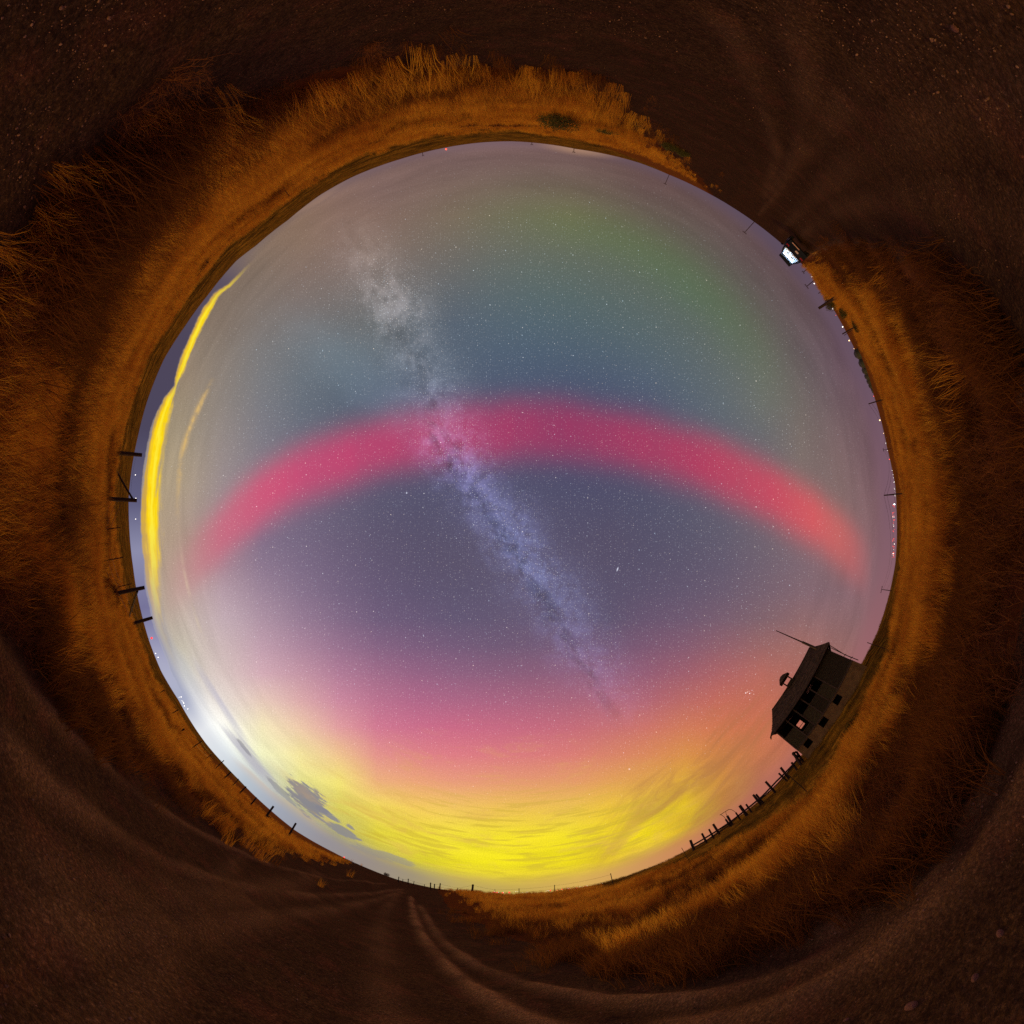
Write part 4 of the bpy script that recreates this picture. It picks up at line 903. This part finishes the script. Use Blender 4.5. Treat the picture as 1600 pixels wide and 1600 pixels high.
# upper storey: floor, clad wall on the right, five open bays on the left
MB().box(X0 + .1, X1 - .1, .05, DY - .05, ZS + .002, ZS + .14).build('floor', M_in, house)
def boards(x0, x1, z0, z1, y0=-.03, m_=M_sid, wdt=.2, ver=True, kind=True):
    """lap boards, each its own piece"""
    n_ = max(1, int(round((z1 - z0) / wdt))); hgt = (z1 - z0) / n_
    for i in range(n_):
        j = random.uniform(-.006, .006)
        M_ = Matrix.Translation((0, 0, 0))
        bb = MB(); za = z0 + i * hgt
        bb.add([(x0, y0 + j, za), (x1, y0 + j, za), (x1, y0 + j + .02, za + hgt + .01), (x0, y0 + j + .02, za + hgt + .01), (x0, y0 + .06, za), (x1, y0 + .06, za), (x1, y0 + .06, za + hgt + .01), (x0, y0 + .06, za + hgt + .01)],
               [(0, 1, 2, 3), (4, 7, 6, 5), (0, 4, 5, 1), (3, 2, 6, 7), (0, 3, 7, 4), (1, 5, 6, 2)])
        bb.build('siding_board', m_, house)
xs = [xa(-28.55), xa(-30.75), xa(-32.95), xa(-35.1), xa(-37.25), X0 + .06]
boards(xs[0], X1 - .06, ZS + .1, ZE - .1)
wall_piece(xs[0], X1 - .1, ZS + .1, ZE - .1, M_in, .04, .1)
zp = ez_(4.55)          # top of the low wall in the bays
for i in range(5):
    a_, c_ = xs[i + 1], xs[i]
    boards(a_ + .08, c_ - .08, ZS + .1, zp if i != 3 else ez_(2.9), -.02, M_pale if i % 2 == 0 else M_sid)
    MB().box(a_ + .08, c_ - .08, -.06, .1, (zp if i != 3 else ez_(2.9)) + .012, (zp if i != 3 else ez_(2.9)) + .07).build('window_sill', M_trim, house)
for i, x_ in enumerate(xs): MB().box(x_ - .08, x_ + .08, -.06, .12, ZS + .102, ZE - .12).build('bay_post', M_trim, house)
MB().box(X0, X1, -.07, .14, ZE - .12, ZE).build('lintel', M_sid, house)
# side and back walls, the back one with the window you can see through
wall_piece(X0, X0 + .12, ZS + .1, ZE, M_sid, .14, DY); wall_piece(X1 - .12, X1, ZS + .1, ZE, M_sid, .14, DY)
db = HD + DY
wx0, wx1 = db * math.tan(RAD(-36.95 - HA)), db * math.tan(RAD(-35.75 - HA)); wz0, wz1 = H + db * math.tan(RAD(3.5)) - hz0, H + db * math.tan(RAD(4.5)) - hz0
yb = DY - .12
wall_piece(X0 + .12, wx0, ZS + .14, ZE, M_in, yb, DY); wall_piece(wx1, X1 - .12, ZS + .14, ZE, M_in, yb, DY); wall_piece(wx0, wx1, ZS + .14, wz0, M_in, yb, DY); wall_piece(wx0, wx1, wz1, ZE, M_in, yb, DY)
fr = MB(); fr.box(wx0, wx0 + .05, yb, DY - .02, wz0, wz1); fr.box(wx1 - .05, wx1, yb, DY - .02, wz0, wz1); fr.box(wx0 + .05, wx1 - .05, yb, DY - .02, wz0 + .24, wz0 + .31); fr.build('window_frame', M_in, house)
MB().box(xs[0] - .05, xs[0] + .07, .16, DY - .14, ZS + .142, ZE).build('interior_partition', M_in, house)
# roof: hip at both ends, with shingle courses
zr = H + (HD + 3.1) * math.tan(RAD(9.3)) - hz0
ex0, ex1, ey0, ey1, ze = X0 - .55, X1 + .75, -.55, DY + .55, ZE - .08
rx0, rx1, ry = xa(-37.4) * 1.06, xa(-23.9), DY / 2
rf = MB(); N_ = 14
def lerp(a, b, t): return tuple(a[i] + (b[i] - a[i]) * t for i in range(3))
corn = [(ex0, ey0, ze), (ex1, ey0, ze), (ex1, ey1, ze), (ex0, ey1, ze)]; top_ = [(rx0, ry, zr), (rx1, ry, zr), (rx1, ry, zr), (rx0, ry, zr)]
def sagz(p, t): return (p[0], p[1], p[2] - .10 * math.sin(math.pi * t))
for kx in range(4):
    a_, b_, ta, tb = corn[kx], corn[(kx + 1) % 4], top_[kx], top_[(kx + 1) % 4]
    nm = 'roof_slope'; f = MB()
    for i in range(N_):
        t0, t1 = i / N_, (i + 1) / N_
        p0, p1, p2, p3 = sagz(lerp(a_, ta, t0), t0), sagz(lerp(b_, tb, t0), t0), sagz(lerp(b_, tb, t1), t1), sagz(lerp(a_, ta, t1), t1)
        M_ = 10; up = .045
        for j in range(M_):
            s0, s1 = j / M_, (j + 1) / M_; rz = random.uniform(-.02, .035)
            q = [lerp(p0, p1, s0), lerp(p0, p1, s1), lerp(p3, p2, s1), lerp(p3, p2, s0)]
            q[0] = (q[0][0], q[0][1], q[0][2] + up + rz); q[1] = (q[1][0], q[1][1], q[1][2] + up + rz); lo = [(x_, y_, z_ - .07) for x_, y_, z_ in q]
            f.add(q + lo, [(0, 1, 2, 3), (4, 7, 6, 5), (0, 4, 5, 1), (2, 6, 7, 3), (0, 3, 7, 4), (1, 5, 6, 2)])
    f.build(nm, M_shin, house)
MB().box(rx0, rx1, ry - .09, ry + .09, zr - .02, zr + .07).build('roof_ridge', M_shin, house)
MB().box(ex0 + .02, ex1 - .02, ey0 - .035, ey0 + .01, ze - .13, ze + .03).build('fascia', M_trim, house)
MB().box(ex1 - .04, ex1 + .02, ey0 + .02, ey1, ze - .13, ze + .02).build('fascia', M_sid, house)
MB().add([(ex0 - .02, ey0, ze), (ex0 - .42, ey0 + .1, ze - .28), (ex0 - .3, ey0 + .1, ze - .05), (ex0 + .3, ey0 + .05, ze + .25), (ex0 - .02, ey0 + .5, ze), (ex0 - .42, ey0 + .6, ze - .28), (ex0 - .3, ey0 + .6, ze - .05), (ex0 + .3, ey0 + .55, ze + .25)],
         [(0, 1, 2, 3), (4, 7, 6, 5), (0, 4, 5, 1), (1, 5, 6, 2), (2, 6, 7, 3), (3, 7, 4, 0)]).build('broken_eave', M_sid, house)
# loose boards leaning at the right corner
MB().tube([(X1 + .60, .3, ze - .1), (X1 + .28, .4, ze - 2.2), (X1 + .30, .3, .9)], .05, 5).build('leaning_pole', M_sid, house)
MB().tube([(X1 + .45, .8, ze - .1), (X1 + .32, .8, ZS + .3)], .05, 4).build('corner_prop', M_sid, house)
for z_ in (ZS + .3, ZS + 1.1): MB().tube([(X1 - .02, .5, z_), (X1 + .45, .5, z_ - .15)], .04, 4).build('corner_prop', M_sid, house)
# belfry on the ridge
bx = xa(-31.55) * 1.07; cz = zr; bh = .62
for sx in (-1, 1):
    for sy in (-1, 1): MB().box(bx + sx * .56 - .09, bx + sx * .56 + .09, ry + sy * .45 - .09, ry + sy * .45 + .09, cz - .25, cz + 1.05).build('belfry_post', M_trim, house)
MB().box(bx - .66, bx + .66, ry - .55, ry + .55, cz - .3, cz + .14).build('belfry_base', M_sid, house)
zc = cz + 1.0; s1, s2 = 1.02, .95
MB().add([(bx - s1, ry - s2, zc - .12), (bx + s1, ry - s2, zc - .12), (bx + s1, ry + s2, zc - .12), (bx - s1, ry + s2, zc - .12), (bx - .45, ry - .4, zc + .42), (bx + .45, ry - .4, zc + .42), (bx + .45, ry + .4, zc + .42), (bx - .45, ry + .4, zc + .42), (bx, ry, zc + .62)],
         [(0, 3, 2, 1), (0, 1, 5, 4), (1, 2, 6, 5), (2, 3, 7, 6), (3, 0, 4, 7), (4, 5, 8), (5, 6, 8), (6, 7, 8), (7, 4, 8)]).build('belfry_roof', M_shin, house)
# mast
mx_ = xa(-24.15) * 1.04; mt = H + (HD + 1.6) * math.tan(RAD(16.2)) - hz0; mm = H + (HD + 1.6) * math.tan(RAD(10.9)) - hz0
MB().tube([(mx_, 1.6, ZE + .6), (mx_, 1.6, mm), ], [.2, .17], 7).build('mast_foot', M_trim, house)
MB().tube([(mx_, 1.6, mm), (mx_ - .03, 1.6, mt)], [.10, .06], 6).build('mast', M_steel, house)

# ------------------------------------------------------------------ car, seen from behind with its tailgate up
CA, CD = 42.6, 27.6
cz0 = H - CD * math.tan(RAD(1.5)); 
car = link('parked_car', None, None, P(CA, CD, cz0)); tag(car, 'black hatchback parked on the road with raised tailgate and lit boot', 'car')
cr = Vector((math.sin(RAD(CA)), math.cos(RAD(CA)), 0)); car.rotation_euler.z = math.atan2(cr.y, cr.x) + RAD(-4)
M_car = mat('black car paint', (.010, .013, .024), .55, spec=.06); M_glass = mat('tinted glass', (.01, .012, .018), .08, spec=.8); M_tyre = mat('tyre rubber', (.01, .01, .01), .9)
M_cabin = mat('pale boot lining', (.7, .74, .8), .8); M_red = mat('red lens', (.25, .01, .01), .25); M_strip = mat('reflector strip', (.75, .42, .38), .3); M_plate = mat('number plate', (.5, .42, .5), .5); M_rim = mat('alloy rim', (.3, .3, .32), .35, metal=.8)
E_c = glow('boot lamp', (.5, .74, 1.0), 38.0)
def loft(secs, name, m_, parent, closed=True, bevel=0):
    b = MB(); n = len(secs[0][1])
    vs = [(x_, y_, z_) for y_, s_ in secs for x_, z_ in s_]; fs = []
    for i in range(len(secs) - 1):
        for j in range(n): fs.append((i * n + j, i * n + (j + 1) % n, (i + 1) * n + (j + 1) % n, (i + 1) * n + j))
    if closed: fs += [tuple(range(n))[::-1], tuple((len(secs) - 1) * n + j for j in range(n))]
    b.add(vs, fs); return b.build(name, m_, parent, True, bevel=bevel)
def sec(w, z0, z1, k=.9):
    h_ = w / 2; zm = (z0 + z1) / 2
    return [(-h_ * .88, z0), (h_ * .88, z0), (h_, z0 + .12), (h_ * 1.0, zm + .05), (h_ * k, z1), (-h_ * k, z1), (-h_ * 1.0, zm + .05), (-h_, z0 + .12)]
loft([(0, sec(1.62, .36, .90)), (.08, sec(1.76, .26, .93)), (.6, sec(1.84, .22, .95)), (2.2, sec(1.84, .22, .92)), (3.3, sec(1.82, .22, .90)), (4.0, sec(1.74, .24, .76)), (4.25, sec(1.5, .32, .62))], 'body', M_car, car)
# cabin: sides, roof, glass; the rear is open
def quad(name, p, m_, th=.03, parent=None):
    a, b_, c, d_ = [Vector(q) for q in p]; n = (b_ - a).cross(d_ - a).normalized() * th
    return MB().add([a, b_, c, d_, a + n, b_ + n, c + n, d_ + n], [(0, 1, 2, 3), (4, 7, 6, 5), (0, 4, 5, 1), (1, 5, 6, 2), (2, 6, 7, 3), (3, 7, 4, 0)]).build(name, m_, parent or car)
quad('roof', [(-.60, .5, 1.38), (-.62, 2.3, 1.40), (.62, 2.3, 1.40), (.60, .5, 1.38)], M_car, .05)
quad('windscreen', [(-.76, 3.1, .93), (.76, 3.1, .93), (.60, 2.32, 1.38), (-.60, 2.32, 1.38)], M_glass)
for s_ in (-1, 1):
    quad('side_window', [(s_ * .83, .75, .90), (s_ * .83, 2.9, .93), (s_ * .63, 2.25, 1.37), (s_ * .62, .62, 1.35)], M_glass)
    MB().tube([(s_ * .80, .12, .90), (s_ * .76, .30, 1.1), (s_ * .62, .52, 1.38)], [.07, .06, .05], 6).build('rear_pillar', M_car, car)
    quad('taillight', [(s_ * .84, .01, .66), (s_ * .58, -.01, .66), (s_ * .58, .03, .80), (s_ * .82, .06, .80)] if s_ < 0 else [(s_ * .58, -.01, .66), (s_ * .84, .01, .66), (s_ * .82, .06, .80), (s_ * .58, .03, .80)], M_red, .03)
    MB().box(s_ * .99 - .08, s_ * .99 + .08, 2.5, 2.62, .92, 1.05).build('side_mirror', M_car, car)
    for y_ in (.78, 3.35):
        w_ = MB().tube([(s_ * .73, y_, .31), (s_ * .93, y_, .31)], .31, 20).build('wheel', M_tyre, car)
        MB().tube([(s_ * .93, y_, .31), (s_ * .945, y_, .31)], .2, 14).build('rim', M_rim, w_)
MB().box(-.84, .84, -.06, .06, .27, .50).build('rear_bumper', M_car, car, bevel=.03)
MB().box(-.12, .62, -.075, -.061, .36, .40).build('reflector_strip', M_strip, car)
MB().box(-.26, .02, -.03, -.005, .56, .68).build('number_plate', M_plate, car)
MB().box(-.66, .66, .10, .16, .90, .955).build('boot_sill', M_cabin, car)
# the lit boot: lining, seat backs and a lamp strip
cab = MB(); cab.box(-.62, .62, 1.1, 1.14, .80, 1.28); cab.build('seat_back', M_cabin, car)
for x_ in (-.38, .1): MB().box(x_, x_ + .24, 1.02, 1.12, 1.2, 1.36).build('headrest', M_cabin, car, bevel=.03)
for s_ in (-1, 1): quad('boot_lining', [(s_ * .72, .2, .82), (s_ * .70, 1.1, .84), (s_ * .58, 1.1, 1.34), (s_ * .58, .5, 1.34)], M_cabin, .02)
MB().box(-.66, .66, .2, 1.1, .92, .955).build('boot_floor', M_cabin, car)
MB().box(-.5, .5, .45, 1.05, 1.335, 1.36).build('boot_lamp', E_c, car)
MB().box(-.45, -.05, .5, .9, .955, 1.05).build('camera_bag', M_cabin, car, bevel=.03)
# raised tailgate
ht = MB(); 
ht.add([(-.62, .5, 1.42), (.62, .5, 1.42), (.66, -.35, 1.72), (-.50, -.35, 1.76), (-.60, .46, 1.36), (.60, .46, 1.36), (.62, -.40, 1.54), (-.46, -.40, 1.52)],
       [(0, 1, 2, 3), (4, 7, 6, 5), (0, 4, 5, 1), (1, 5, 6, 2), (2, 6, 7, 3), (3, 7, 4, 0)])
tg = ht.build('tailgate', M_car, car, bevel=.03)
MB().add([(-.42, .28, 1.375), (.46, .28, 1.375), (.42, -.22, 1.47), (-.36, -.22, 1.47), (-.42, .28, 1.395), (.46, .28, 1.395), (.42, -.22, 1.50), (-.36, -.22, 1.50)], [(0, 3, 2, 1), (4, 5, 6, 7), (0, 1, 5, 4), (1, 2, 6, 5), (2, 3, 7, 6), (3, 0, 4, 7)]).build('rear_window', M_glass, tg)
